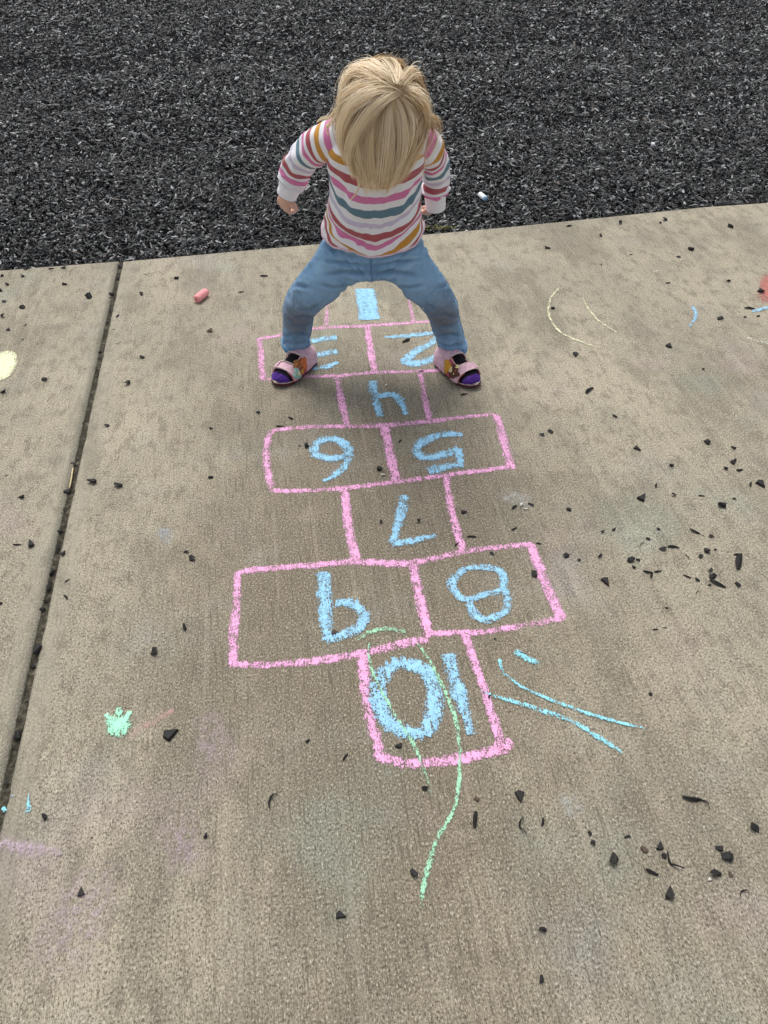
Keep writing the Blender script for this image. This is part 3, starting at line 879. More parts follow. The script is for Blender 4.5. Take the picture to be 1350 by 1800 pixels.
# ---- jeans
LEGP = {}
jb = Bag()
for s_ in (-1, 1):
    hem = ANK[s_] + Vector((0.0, -0.012, -0.012))
    mid1 = P(567, 492, 1.775) if s_ < 0 else P(738, 491, 1.775)
    mid2 = KNEE[s_].lerp(hem, 0.5) + Vector((0.002 * s_, -0.003, 0))
    LEGP[s_] = catmull([HIP[s_] + Vector((-0.035 * s_, 0.01, 0.01)), HIP[s_], mid1, KNEE[s_], mid2, hem], 8)
    jb.add(tube(LEGP[s_], interp([0.052, 0.068, 0.0520, 0.0415, 0.0365, 0.0335], 8), 24))
wp = catmull([hipc + Vector((0, 0.012, -0.062)), hipc + Vector((0, 0.005, -0.025)), hipc + Vector((0, 0, 0.02)), hipc.lerp(CHEST, 0.42)], 5)
jb.add(tube(wp, interp([0.050, 0.108, 0.113, 0.098], 5), 28, flat=[0.74] * len(wp)))
jme = jb.remeshed(0.0028, 10)
jme.name = 'jeans'; jme.materials.clear()
nv = len(jme.vertices)
co = np.empty(nv * 3, np.float32); jme.vertices.foreach_get('co', co); co = co.reshape(-1, 3)
no = np.empty(nv * 3, np.float32); jme.vertices.foreach_get('normal', no); no = no.reshape(-1, 3)
knee_a, fade_a, sp_a, groove_a = np.zeros(nv), np.zeros(nv), np.zeros(nv), np.zeros(nv)
paths = {s_: np.array([tuple(p) for p in LEGP[s_]]) for s_ in (-1, 1)}
for i in range(nv):
    s_ = -1 if co[i, 0] < hipc.x else 1
    pa = paths[s_]
    dd = ((pa - co[i]) ** 2).sum(1); k = int(dd.argmin()); t = k / (len(pa) - 1)
    rel = co[i] - pa[k]; ang = math.atan2(rel[0] * s_, -rel[1])
    n_ = no[i]
    ca, sa = math.cos(ang), math.sin(ang)
    r1 = 1 - abs(mnoise.noise(Vector((t * 17 + s_ * 5, ca * 0.9 + t * 2, sa * 0.9))) * 2.0)
    r2 = 1 - abs(mnoise.noise(Vector((t * 34 + 9 * s_, ca * 1.2, sa * 1.2 + 3))) * 2.0)
    hemw = max(0, (t - 0.72) / 0.28); kneew = math.exp(-((t - 0.58) / 0.10) ** 2) * (0.5 + 0.5 * abs(sa))
    crw = math.exp(-((t - 0.22) / 0.16) ** 2)
    amp = 0.0014 + 0.0056 * hemw + 0.0050 * kneew + 0.0036 * crw
    p_ = Vector((co[i, 0] * 14, co[i, 1] * 14, co[i, 2] * 14))
    # folds radiating from the crotch across the thighs
    fx = abs(co[i, 0] - hipc.x); fz = co[i, 2] - (hipc.z - 0.07)
    fold = math.sin(math.atan2(fz, fx + 0.01) * 13 + 1.5 * mnoise.noise(p_ * 0.4)) * math.exp(-((fx - 0.07) / 0.05) ** 2) * (1 if no[i, 1] < 0 else 0.3)
    h_ = amp * (r1 * 0.9 + r2 * 0.7 - 0.9) + 0.0020 * fold + 0.003 * mnoise.noise(p_)
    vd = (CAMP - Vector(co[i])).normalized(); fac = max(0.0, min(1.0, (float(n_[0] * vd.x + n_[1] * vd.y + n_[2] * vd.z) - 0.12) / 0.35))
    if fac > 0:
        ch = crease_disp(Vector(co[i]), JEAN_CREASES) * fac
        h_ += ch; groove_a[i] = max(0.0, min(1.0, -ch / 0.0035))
    co[i] += n_ * h_
    front = max(0.0, -float(n_[1])) * 0.8 + 0.2
    knee_a[i] = math.exp(-((t - 0.66) / 0.13) ** 2) * max(0, ca) ** 0.6
    fade_a[i] = math.exp(-((t - 0.38) / 0.20) ** 2) * max(0, ca) * 0.9 + 0.8 * max(0, r1 - 0.45) * (0.3 + hemw + kneew + crw) + 0.25 * max(0, fold)
    sp_a[i] = t
jme.vertices.foreach_set('co', co.ravel())
bm_ = bmesh.new(); bm_.from_mesh(jme)
for _ in range(1): bmesh.ops.smooth_vert(bm_, verts=bm_.verts[:], factor=0.5, use_axis_x=True, use_axis_y=True, use_axis_z=True)
bm_.to_mesh(jme); bm_.free()
for nm, a in (('knee', knee_a), ('fade', fade_a), ('along', sp_a), ('groove', groove_a)):
    at = jme.attributes.new(nm, 'FLOAT', 'POINT'); at.data.foreach_set('value', a.astype(np.float32))
jme.polygons.foreach_set('use_smooth', [True] * len(jme.polygons)); jme.update()
DEN = Mat('washed_denim'); v = DEN.coord()
nb = DEN.noise(v, 26, 5, 0.65); nf = DEN.noise(v, 260, 3, 0.6); tw = DEN.noise(DEN.coord((900, 900, 160)), 1.0, 2)
c = DEN.mix(DEN.smooth(nb, 0.3, 0.7), (0.112, 0.242, 0.410), (0.225, 0.405, 0.610))
c = DEN.mix(DEN.math('MULTIPLY', DEN.attr('fade'), 0.62), c, (0.33, 0.52, 0.71))
kn = DEN.math('MULTIPLY', DEN.attr('knee'), DEN.smooth(nb, 0.15, 0.48))
c = DEN.mix(DEN.math('MULTIPLY', kn, 0.92), c, (0.150, 0.140, 0.145))
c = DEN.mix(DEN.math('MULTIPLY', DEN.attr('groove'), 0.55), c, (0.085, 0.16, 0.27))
c = DEN.mix(DEN.math('MULTIPLY', DEN.smooth(DEN.noise(v, 31, 3), 0.62, 0.74), 0.30), c, (0.42, 0.50, 0.55))
c = DEN.mix(DEN.math('MULTIPLY', DEN.smooth(nf, 0.45, 0.75), 0.22), c, (0.36, 0.50, 0.64))
c = DEN.mix(DEN.math('MULTIPLY', DEN.smooth(tw, 0.5, 0.75), 0.2), c, (0.06, 0.12, 0.22))
DEN.col(c); DEN.set(Roughness=0.92, Specular_IOR_Level=0.15); DEN.b.inputs['Sheen Weight'].default_value = 0.08
DEN.nrm(DEN.bump(nf, 0.25, 0.0015, DEN.bump(tw, 0.2, 0.0008))); DENM = DEN.m
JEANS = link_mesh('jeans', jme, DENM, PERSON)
M_SEAM = plain('denim_seam', (0.125, 0.225, 0.36), 0.9, 0.25, 200, 0.2)
bvh_src = jme
from mathutils.bvhtree import BVHTree
bm_ = bmesh.new(); bm_.from_mesh(jme); JB = BVHTree.FromBMesh(bm_); bm_.free()
def on_jeans(p, lift=0.0):
    q, n_, i_, d_ = JB.find_nearest(p)
    return q + n_ * lift
def seam_parent(o, parent):
    o.parent = parent; o.location = (0, 0, 0); return o
# centre front seam, outer seams, inseams, hems
def seam(name, pts, r, lift=0.0003):
    pp = [on_jeans(p, lift) for p in catmull(pts, 10)]
    seam_parent(mesh(name, *tube(pp, [r] * len(pp), 6)[:2], M_SEAM, None), JEANS)
seam('fly_seam', [P(650, 446, 1.71), P(652, 470, 1.71), P(653, 500, 1.74)], 0.0016)
for s_ in (-1, 1):
    pts = [LEGP[s_][k] + Vector((0.06 * s_, 0.012, 0.0)) for k in (14, 20, 26, 32, 36, 40)]
    seam('outer_seam', pts, 0.0013)
    pts = [LEGP[s_][k] + Vector((-0.06 * s_, -0.01, -0.02)) for k in (18, 24, 30, 36, 40)]
    seam('inner_seam', pts, 0.0013)
    c_ = LEGP[s_][-1]; tdir = (LEGP[s_][-1] - LEGP[s_][-4]).normalized()
    ref = Vector((0, -1, 0)); ref = (ref - tdir * ref.dot(tdir)).normalized(); sd = tdir.cross(ref)
    for q_, (off, rr) in enumerate(((0.001, 0.0345), (-0.012, 0.0365))):
        ring = [c_ + tdir * off + (ref * math.cos(a) + sd * math.sin(a)) * (rr + 0.0018 * mnoise.noise(Vector((math.cos(a) * 2, math.sin(a) * 2, s_ * 4 + q_)))) + tdir * (0.003 * mnoise.noise(Vector((math.cos(a) * 1.5, math.sin(a) * 1.5, 2 + s_))))
                for a in [2 * math.pi * k / 40 for k in range(41)]]
        seam_parent(mesh('hem_roll', *tube(ring, [0.0042 if q_ == 0 else 0.0034] * 41, 8, up=tdir, cap=False)[:2], DENM, None), JEANS)

# ---- striped shirt
WHITE = srgb(238, 237, 241)
PK, MU, RD, TE, LA, PP = srgb(216, 122, 170), srgb(200, 142, 48), srgb(172, 82, 88), srgb(92, 126, 142), srgb(205, 196, 218), srgb(228, 170, 196)
def stripe_mat(name, stripes, total, bias):
    """stripes: (centre, width, colour) in metres along the cloth"""
    M = Mat(name)
    uv = M.node('ShaderNodeTexCoord'); sx = M.node('ShaderNodeSeparateXYZ'); M.link(uv.outputs['UV'], sx.inputs[0])
    v = M.coord(); nb = M.noise(v, 30, 3); nf = M.noise(v, 700, 2); nk = M.noise(v, 160, 3, 0.6)
    f = M.math('DIVIDE', M.math('ADD', sx.outputs[1], M.math('MULTIPLY', M.math('SUBTRACT', nk, 0.5), 0.0010)), total)
    st = [(0.0, WHITE)]
    for c_, w_, k_ in stripes:
        st.append(((c_ - w_ / 2) / total, k_)); st.append(((c_ + w_ / 2) / total, WHITE))
    c = M.ramp(f, st, 'CONSTANT')
    c = M.mix(M.math('MULTIPLY', M.smooth(nf, 0.4, 0.7), 0.10), c, (0.9, 0.9, 0.92))
    c = M.mix(M.math('MULTIPLY', M.smooth(nb, 0.5, 0.75), 0.10), c, (0.55, 0.52, 0.55))
    M.col(c); M.set(Roughness=0.95, Specular_IOR_Level=0.12); M.b.inputs['Sheen Weight'].default_value = 0.12
    M.nrm(M.bump(nf, 0.18, 0.001, M.bump(nk, 0.25, 0.002)))
    return M.m
TORSO_ST = [(0.030, 0.018, PK), (0.066, 0.018, MU), (0.103, 0.020, RD), (0.136, 0.013, PK), (0.166, 0.018, TE), (0.194, 0.012, LA),
            (0.222, 0.017, RD), (0.250, 0.013, PK), (0.277, 0.014, MU), (0.304, 0.014, RD)]
M_TORSO = stripe_mat('striped_knit_front', TORSO_ST, 0.40, 0)
SLEEVE_ST = [(c_ * 1.17, w_ * 1.12, k_) for c_, w_, k_ in [(0.020, 0.010, PK), (0.042, 0.013, MU), (0.064, 0.009, RD), (0.080, 0.009, PK), (0.099, 0.011, TE), (0.121, 0.010, LA), (0.145, 0.013, RD), (0.165, 0.011, PK)]]
M_SLEEVE = stripe_mat('striped_knit_sleeve', SLEEVE_ST, 0.40, 0)
M_CUFF = plain('white_rib_cuff', WHITE, 0.95, 0.05, 300, 0.3, 0.1)

# torso rings from neck to hem: (pixel centre, distance, half width px, depth m, front extra)
RINGS = [(668, 214, 1.705, 36, 0.034), (667, 226, 1.715, 56, 0.045), (665, 240, 1.722, 80, 0.056), (663, 258, 1.728, 88, 0.066), (662, 282, 1.735, 85, 0.074),
         (661, 308, 1.742, 80, 0.079), (659, 335, 1.752, 80, 0.081), (657, 360, 1.764, 82, 0.082), (656, 383, 1.776, 86, 0.082), (655, 402, 1.786, 88, 0.082)]
cps, rws, rds = [], [], []
for (px, py, Y, hw, dp) in RINGS:
    c_ = P(px, py, Y); cps.append(c_); rws.append(hw / ppm(c_)); rds.append(dp)
NSUB = 10
cp = catmull(cps, NSUB); rw = list(np.interp(np.linspace(0, 9, len(cp)), range(10), rws)); rd = list(np.interp(np.linspace(0, 9, len(cp)), range(10), rds))
NT = 128
vv, ff, uv = [], [], []
L = 0.0
for i, c_ in enumerate(cp):
    t = (cp[min(i + 1, len(cp) - 1)] - cp[max(i - 1, 0)]).normalized()
    fr = Vector((0, -1, 0)); fr = (fr - t * fr.dot(t)).normalized()
    sd = Vector((1, 0, 0))
    if i: L += (cp[i] - cp[i - 1]).length
    g = i / (len(cp) - 1)
    for k in range(NT):
        a = 2 * math.pi * k / NT             # 0 = front
        ca, sa = math.cos(a), math.sin(a)
        e = 2.25
        rr = (abs(ca) ** e + abs(sa) ** e) ** (-1 / e)
        p_ = c_ + fr * (rd[i] * ca * rr) + sd * (rw[i] * sa * rr)
        q = Vector((ca * 1.6, sa * 1.6, g * 5.0))
        w1 = mnoise.noise(Vector((sa * 2.4 + g * 1.2, g * 4.2 + ca, 1.7)))
        w2 = 1 - abs(mnoise.noise(Vector((sa * 2.2 + g * 1.6 * math.tanh(sa * 3), g * 6.0 + 1.8 * math.sqrt(sa * sa + 0.08), 4.4 + ca)))) * 2.2
        w3 = 1 - abs(mnoise.noise(Vector((sa * 6.5 + g * 3, g * 13, 8.2 + ca)))) * 2.2
        amp = 0.25 + 0.75 * min(1, g * 1.8)
        disp = amp * (0.0050 * w1 + 0.0034 * (w2 - 0.5) + 0.0008 * (w3 - 0.5))
        if g > 0.93: disp += 0.002 * (g - 0.93) / 0.07
        nrm = (fr * ca / max(rd[i], .02) + sd * sa / max(rw[i], .02)).normalized()
        hemdrop = t * (max(0, g - 0.8) / 0.2 * (0.004 * math.sin(a * 2 + 0.7) + 0.003 * w1))
        if ca > -0.2 and g > 0.3: disp += crease_disp(p_ + nrm * disp, SHIRT_CREASES)
        vv.append(p_ + nrm * disp + hemdrop)
        front = (1 - ca) * 0.5
        ve = L + 0.056 * g ** 1.5 * sa * sa + 0.012 * g * max(0, -sa) * abs(sa) - 0.0015 * w1
        uv.append((k / NT, ve))
for i in range(len(cp) - 1):
    for k in range(NT):
        a, b = i * NT + k, i * NT + (k + 1) % NT
        ff.append((a, a + NT, b + NT, b))
SHIRT = mesh('shirt', vv, ff, M_TORSO, PERSON, uv)
m_ = SHIRT.modifiers.new('thick', 'SOLIDIFY'); m_.thickness = 0.0022; m_.offset = -1
# hem band and neckband
def kid(o, par): o.parent = par; o.location = (0, 0, 0); return o
hem = [vv[(len(cp) - 1) * NT + k] for k in range(NT)]; hem.append(hem[0])
M_HEM = plain('pale_pink_hem', srgb(224, 196, 206), 0.95, 0.06, 300, 0.25, 0.1)
kid(mesh('hem', *tube(hem, [0.0026] * len(hem), 8, up=Vector((0, 0, 1)), cap=False)[:2], M_HEM), SHIRT)
nk = [vv[k] for k in range(NT)]; nk.append(nk[0])
kid(mesh('neckband', *tube(nk, [0.0055] * len(nk), 8, up=Vector((0, 0, 1)), cap=False)[:2], M_HEM), SHIRT)

for s_ in (-1, 1):
    if s_ < 0:
        pts = [P(612, 240, 1.735), P(590, 246, 1.745), P(556, 259, 1.775), P(526, 288, 1.812), P(516, 310, 1.822), P(511, 322, 1.825)]
        rad = [40, 35, 29, 27, 25, 22]
        cuffp = [P(516, 310, 1.822), P(510, 327, 1.826), P(504, 343, 1.828)]
        crad = [21, 20, 18.5]
    else:
        pts = [P(722, 246, 1.735), P(744, 256, 1.745), P(758, 274, 1.775), P(767, 306, 1.812), P(766, 326, 1.822), P(766, 340, 1.826)]
        rad = [38, 33, 27, 24, 23, 20]
        cuffp = [P(766, 330, 1.822), P(765, 348, 1.828), P(766, 366, 1.832)]
        crad = [19, 18.5, 17.5]
    sp = catmull(pts, 10)
    sr = interp([r / ppm(p) for r, p in zip(rad, pts)], 10)
    v_, f_, u_ = tube(sp, sr, 48, cap=False)
    # wrinkles
    n_r = len(sp)
    out = []
    for i in range(n_r):
        g = i / (n_r - 1)
        for k in range(48):
            p_ = v_[i * 48 + k]; d = (p_ - sp[i]).normalized(); a = 2 * math.pi * k / 48
            r1 = 1 - abs(mnoise.noise(Vector((g * 9 + s_ * 7, math.cos(a) * 0.8, math.sin(a) * 0.8)))) * 2.2
            r2 = mnoise.noise(Vector((g * 16, math.cos(a) * 1.4 + 4, math.sin(a) * 1.4 + s_)))
            bulge = 0.003 * math.exp(-((g - 0.88) / 0.07) ** 2)
            out.append(p_ + d * (0.0065 * (r1 - 0.5) * (0.3 + g) + 0.002 * r2 + bulge))
    sl = kid(mesh('sleeve', out, f_, M_SLEEVE, None, u_), SHIRT)
    md = sl.modifiers.new('thick', 'SOLIDIFY'); md.thickness = 0.002; md.offset = -1
    cpn = catmull(cuffp, 8)
    cr = interp([r / ppm(p) for r, p in zip(crad, cuffp)], 8)
    v_, f_, u_ = tube(cpn, cr, 40, cap=False)
    out = []
    for i, p_ in enumerate(v_):
        c_ = cpn[i // 40]; a = 2 * math.pi * (i % 40) / 40; g = (i // 40) / (len(cpn) - 1)
        out.append(p_ + (p_ - c_).normalized() * (0.0013 * mnoise.noise(Vector((g * 5, math.cos(a) * 1.2 + s_ * 3, math.sin(a) * 1.2)))))
    cf = kid(mesh('cuff', out, f_, M_CUFF, None, u_), SHIRT)
    md = cf.modifiers.new('thick', 'SOLIDIFY'); md.thickness = 0.002; md.offset = -1
    # shoulder seam
    k0 = 14
    ring = [out_ for out_ in [sl.data.vertices[k0 * 48 + k].co.copy() for k in range(48)]]; ring.append(ring[0])

# ---- sandals and socks
M_PINK = plain('pale_pink_webbing', srgb(214, 176, 188), 0.85, 0.14, 120, 0.35, 0.2)
M_DPINK = plain('dusty_pink_lining', srgb(190, 96, 112), 0.85, 0.15, 120, 0.3, 0.2)
M_SOLE = plain('dark_maroon_sole', srgb(88, 44, 52), 0.8, 0.2, 90, 0.3, 0.3)
M_FOOTBED = plain('cream_midsole', srgb(214, 196, 186), 0.8, 0.12, 100, 0.3, 0.25)
M_ORANGE = plain('orange_print', srgb(198, 110, 62), 0.7, 0.25, 150, 0.2)
M_BROWN = plain('brown_print', srgb(150, 100, 58), 0.7, 0.3, 220, 0.2)
M_TEAL = plain('pale_teal_print', srgb(150, 186, 176), 0.7, 0.2, 150, 0.2)
M_GOLD = plain('gold_print', srgb(206, 150, 48), 0.6, 0.25, 200, 0.2)
M_DKBR = plain('dark_brown_print', srgb(92, 52, 44), 0.7, 0.3, 200, 0.2)
M_CREAMP = plain('cream_print', srgb(226, 208, 150), 0.7, 0.2, 200, 0.2)
SOCK = Mat('purple_toe_sock'); uvn = SOCK.node('ShaderNodeTexCoord'); sx = SOCK.node('ShaderNodeSeparateXYZ'); SOCK.link(uvn.outputs['UV'], sx.inputs[0])
n1 = SOCK.noise(SOCK.coord(), 60, 3); n2 = SOCK.noise(SOCK.coord(), 900, 2)
pu = SOCK.mix(SOCK.smooth(n1, 0.3, 0.7), srgb(58, 32, 104), srgb(92, 60, 142))
ed = SOCK.math('ADD', sx.outputs[0], SOCK.math('MULTIPLY', SOCK.math('SUBTRACT', n1, 0.5), 0.05))
SOCK.col(SOCK.mix(SOCK.smooth(ed, 0.83, 0.86), (0.010, 0.009, 0.013), pu))
SOCK.set(Roughness=0.95, Specular_IOR_Level=0.1); SOCK.nrm(SOCK.bump(n2, 0.25, 0.001, SOCK.bump(n1, 0.3, 0.004))); SOCK = SOCK.m

def sandal(s_):
    heel, toe = HEEL[s_], TOE[s_]
    fw = (toe - heel); Lf = fw.length; fw.normalize()
    med = Vector((-fw.y, fw.x, 0))                      # towards the inner side of the foot
    if med.x * s_ > 0: med = -med
    Z = Vector((0, 0, 1))
    root = PERSON
    side_word = 'left' if s_ < 0 else 'right'
    def loc(a, b, z): return heel + fw * (a * Lf) + med * b + Z * z
    def width(a):                                       # half width of the sole
        return float(np.interp(a, [0, 0.04, 0.12, 0.3, 0.5, 0.72, 0.86, 0.95, 1.0], [0.004, 0.019, 0.028, 0.031, 0.033, 0.036, 0.031, 0.021, 0.006]))
    def bend(a): return float(np.interp(a, [0, 0.7, 1.0], [0.002, 0, 0.007]))
    A = np.concatenate([[0, 0.01, 0.025, 0.05], np.linspace(0.09, 0.91, 18), [0.945, 0.97, 0.99, 1.0]])
    def plate(name, z0, z1, grow, mat, parent):
        o_, f_ = [], []
        outline = [(a, width(a) + grow) for a in A] + [(a, -width(a) - grow) for a in A[::-1]]
        n = len(outline)
        lay = [(z0, -0.0012), (z0 + 0.0015, 0), (z1 - 0.0015, 0), (z1, -0.0012)]
        for z, g in lay:
            for a, b in outline: o_.append(loc(a, b + (g if b > 0 else -g), z + bend(a)))
        for r in range(3):
            for k in range(n):
                a, b = r * n + k, r * n + (k + 1) % n
                f_.append((a, b, b + n, a + n))
        f_.append(tuple(reversed(range(n)))); f_.append(tuple(range(3 * n, 4 * n)))
        return mesh(name, o_, f_, mat, parent, smooth=False)
    sole = plate('sandal', 0.0, 0.0065, -0.0012, M_SOLE, root)
    kid(plate('midsole', 0.0067, 0.0118, -0.0022, M_FOOTBED, None), sole)
    # sock / foot form
    def top(a): return float(np.interp(a, [0, 0.06, 0.15, 0.30, 0.45, 0.6, 0.75, 0.88, 0.96, 1.0], [0.040, 0.050, 0.057, 0.060, 0.056, 0.048, 0.038, 0.030, 0.024, 0.018]))
    def sec(a, th, lift):                               # th 0 medial .. pi lateral
        w = (width(a) - 0.0022) + lift
        h = top(a) - 0.016 + lift
        x = math.cos(th); y = math.sin(th)
        return loc(a, w * math.copysign(abs(x) ** 0.75, x), 0.0095 + bend(a) + h * y ** 0.8)
    vv, ff, uv = [], [], []
    AS = np.linspace(0.01, 0.985, 34); NTH = 20
    for a in AS:
        for k in range(NTH + 1):
            p_ = sec(a, math.pi * k / NTH, 0.0)
            tr_ = 0.0016 * math.sin(10 * math.pi * k / NTH) * max(0, (a - 0.82) / 0.18)
            vv.append(p_ + Z * tr_ + fw * (tr_ * 1.0)); uv.append((a, k / NTH))
    for i in range(len(AS) - 1):
        for k in range(NTH):
            b = i * (NTH + 1) + k
            ff.append((b, b + NTH + 1, b + NTH + 2, b + 1))
    for e_, i_ in ((0, 0), (1, len(AS) - 1)):
        ring = list(range(i_ * (NTH + 1), (i_ + 1) * (NTH + 1)))
        ff.append(tuple(ring if e_ == 0 else reversed(ring)))
    mesh('sock', vv, ff, SOCK, root, uv)
    # ankle of the sock going up into the jeans
    ap = [loc(0.30, 0, 0.034), loc(0.30, 0, 0.040).lerp(ANK[s_], 0.5), ANK[s_] + Vector((0, 0, 0.012))]
    ap = catmull(ap, 6)
    v_, f_, u_ = tube(ap, interp([0.020, 0.021, 0.022], 6), 20)
    mesh('sock_ankle', v_, f_, SOCK, root, [(0.2, 0.5)] * len(v_))
    # upper pieces: patches of the (a, th) surface
    def patch(name, poly_fn, lift, mat, na=40, nt=48, thick=0.0028, par=None, a0=0.0, a1=1.0):
        vv, ff = [], []; idx = {}
        def vid(i, k):
            if (i, k) not in idx:
                a = a0 + (a1 - a0) * i / na; th = math.pi * k / nt
                idx[(i, k)] = len(vv); vv.append(sec(max(0.012, min(0.985, a)), th, lift))
            return idx[(i, k)]
        for i in range(na):
            for k in range(nt):
                a = a0 + (a1 - a0) * (i + 0.5) / na; th = (k + 0.5) / nt
                if poly_fn(a, th): ff.append((vid(i, k), vid(i + 1, k), vid(i + 1, k + 1), vid(i, k + 1)))
        if not ff: return None
        o = mesh(name, vv, ff, mat, None)
        kid(o, par or sole)
        md = o.modifiers.new('thick', 'SOLIDIFY'); md.thickness = thick; md.offset = 1
        return o
    # th: 0 medial edge, 1 lateral edge, .5 ridge
    patch('heel_counter', lambda a, t: a < 0.36 and (t < 0.36 + 0.10 * (a > 0.05) or t > 0.64 - 0.10 * (a > 0.05)) or a < 0.06, 0.0035, M_PINK, a1=0.40)
    patch('ankle_strap', lambda a, t: 0.29 + 0.03 * t < a < 0.45 - 0.02 * t, 0.0048, M_PINK, a0=0.26, a1=0.50)
    patch('toe_strap', lambda a, t: 0.625 + 0.03 * t < a < 0.785 - 0.01 * t, 0.0046, M_PINK, a0=0.58, a1=0.80)
    patch('side_panel', lambda a, t: 0.30 < a < 0.79 and t < 0.37 - 0.04 * math.sin(a * 12), 0.0032, M_DPINK, a0=0.26, a1=0.82)
    patch('lateral_edge', lambda a, t: 0.28 < a < 0.80 and t > 0.90, 0.0030, M_DPINK, a0=0.26, a1=0.82)
    def piping(name, fn, lift, r=0.0011, t0=0.03, t1=0.97, mat=None):
        pp = [sec(fn(t), math.pi * t, lift) for t in np.linspace(t0, t1, 26)]
        kid(mesh(name, *tube(pp, [r] * len(pp), 6, up=fw)[:2], mat or M_FOOTBED), sole)
    piping('piping', lambda t: 0.625 + 0.03 * t, 0.0070)
    piping('piping', lambda t: 0.785 - 0.01 * t, 0.0070)
    piping('piping', lambda t: 0.45 - 0.02 * t, 0.0072)
    pp = [sec(a, math.pi * 0.36, 0.0060) for a in np.linspace(0.46, 0.62, 8)]
    kid(mesh('piping', *tube(pp, [0.0011] * 8, 6)[:2], M_FOOTBED), sole)
    # hook-and-loop tab of the toe strap and a row of stitches
    patch('strap_tab', lambda a, t: 0.645 < a < 0.765 and 0.66 < t < 0.84, 0.0080, M_PINK, 90, 60, 0.0012, a0=0.58, a1=0.80)
    def disc(ca, ct, ra, rt, wob=0.18, ph=0.0):
        def fn(a, t):
            x, y = (a - ca) / ra, (t - ct) / rt
            an = math.atan2(y, x)
            return x * x + y * y < (1 + wob * math.sin(3 * an + ph) + 0.5 * wob * math.sin(5 * an)) ** 2
        return fn
    if s_ < 0:
        pl = [((0.49, 0.20, 0.075, 0.13), M_ORANGE, 0.0), ((0.61, 0.31, 0.070, 0.11), M_BROWN, 1.0), ((0.71, 0.17, 0.075, 0.13), M_TEAL, 2.0), ((0.60, 0.12, 0.03, 0.05), M_GOLD, 0.4), ((0.63, 0.33, 0.022, 0.03), M_ORANGE, 0.9), ((0.70, 0.15, 0.028, 0.04), M_CREAMP, 0.2)]
    else:
        pl = [((0.49, 0.17, 0.080, 0.13), M_GOLD, 0.0), ((0.67, 0.21, 0.095, 0.15), M_DKBR, 1.0), ((0.60, 0.19, 0.032, 0.06), M_CREAMP, 2.0), ((0.66, 0.36, 0.028, 0.04), M_CREAMP, 0.5), ((0.70, 0.20, 0.012, 0.018), M_CREAMP, 0.1), ((0.70, 0.27, 0.010, 0.014), M_ORANGE, 0.1)]
    for j, (g, mt, ph) in enumerate(pl):
        patch('printed_patch', disc(*g, ph=ph), 0.0086 + 0.0012 * j, mt, 110, 90, 0.0008, a0=0.30, a1=0.85)
    return sole
for s_ in (-1, 1): sandal(s_)

# ---- hair
rg = random.Random(21)
W_DIR = Vector((0.14, -0.40, 0.91)).normalized()        # whorl in head axes (X, F, U)
AXM = Matrix((HX, F, U)).transposed()                   # columns = axes
RAD = Vector((RX, RF, RU))
def h2w(q): return HEAD + AXM @ q
GRAV = AXM.inverted() @ Vector((0, 0, -1))
def inflate(q, lay):
    """push a point out to the ellipsoid shell"""
    r = Vector((q.x / (RAD.x + lay), q.y / (RAD.y + lay), q.z / (RAD.z + lay)))
    return r.length, Vector((r.x / (RAD.x + lay), r.y / (RAD.y + lay), r.z / (RAD.z + lay))).normalized()
def allowed(d):
    # hairline: no roots on the face, the ears and the throat
    if d.y > 0.38 and d.z < 0.62 - 0.1 * abs(d.x): return False
    if d.z < -0.55: return False
    if d.y > 0.15 and d.z < -0.05: return False
    return True
def grow(root, length, lay, stiff, seed, steps=15, curl=0.0):
    q = Vector((root.x * RAD.x, root.y * RAD.y, root.z * RAD.z))
    nrm = Vector((root.x / RAD.x, root.y / RAD.y, root.z / RAD.z)).normalized()
    away = root - W_DIR * root.dot(W_DIR)
    away = away - nrm * away.dot(nrm)
    if away.length < 1e-4: away = Vector((1, 0, 0))
    away.normalize()
    swirl = nrm.cross(away) * 0.12
    d = (away + swirl + nrm * 0.30).normalized()
    ds = length / steps
    pts = [q.copy()]
    for i in range(steps):
        s = i / steps
        tgt = lay * min(1.0, 0.25 + 2.5 * s)
        free = inflate(q, tgt)[0] > 1.03
        d = (d + GRAV * (stiff * (1.7 if free else 1.0)) * (ds / 0.008)).normalized()
        d = (d + Vector((-q.x * (2.0 if free else 0.6), 0, 0)) * (ds / 0.008)).normalized()
        if curl: d = (d + Vector((mnoise.noise(Vector((s * 5, seed, 0))), mnoise.noise(Vector((s * 5, seed, 9))), mnoise.noise(Vector((s * 5, seed, 19))))) * curl).normalized()
        q = q + d * ds
        r, n_ = inflate(q, tgt)
        if r < 1.0:
            q = q / r
            if d.dot(n_) < 0: d = (d - n_ * d.dot(n_)).normalized()
        if r > 1.13 and q.dot(GRAV) < 0: q = q * (1.13 / r)
        pts.append(q.copy())
    return pts
def pix(p):
    r = p - CAMP; d = r.dot(FWD)
    return 675 + FPX * r.x / d, 900 - FPX * r.dot(UPV) / d
def haircut(pts, rg):
    """trim a strand where it falls past the bob line, then resample evenly"""
    W_ = [h2w(p) for p in pts]
    cut = len(W_) - 1.0
    jit = rg.uniform(-34, 8) if rg.random() < 0.6 else rg.uniform(-10, 12)
    for i in range(1, len(W_)):
        x, y = pix(W_[i])
        if W_[i].y < HEAD.y + 0.01:
            lim = 328 - 46 * min(1.0, abs(x - 660) / 82) ** 1.8 + jit
            if y > lim: cut = i; break
    cut = max(cut, 4)
    return [W_[int(t)].lerp(W_[min(int(t) + 1, len(W_) - 1)], t - int(t)) for t in np.linspace(0, cut, len(W_))]
guides = []
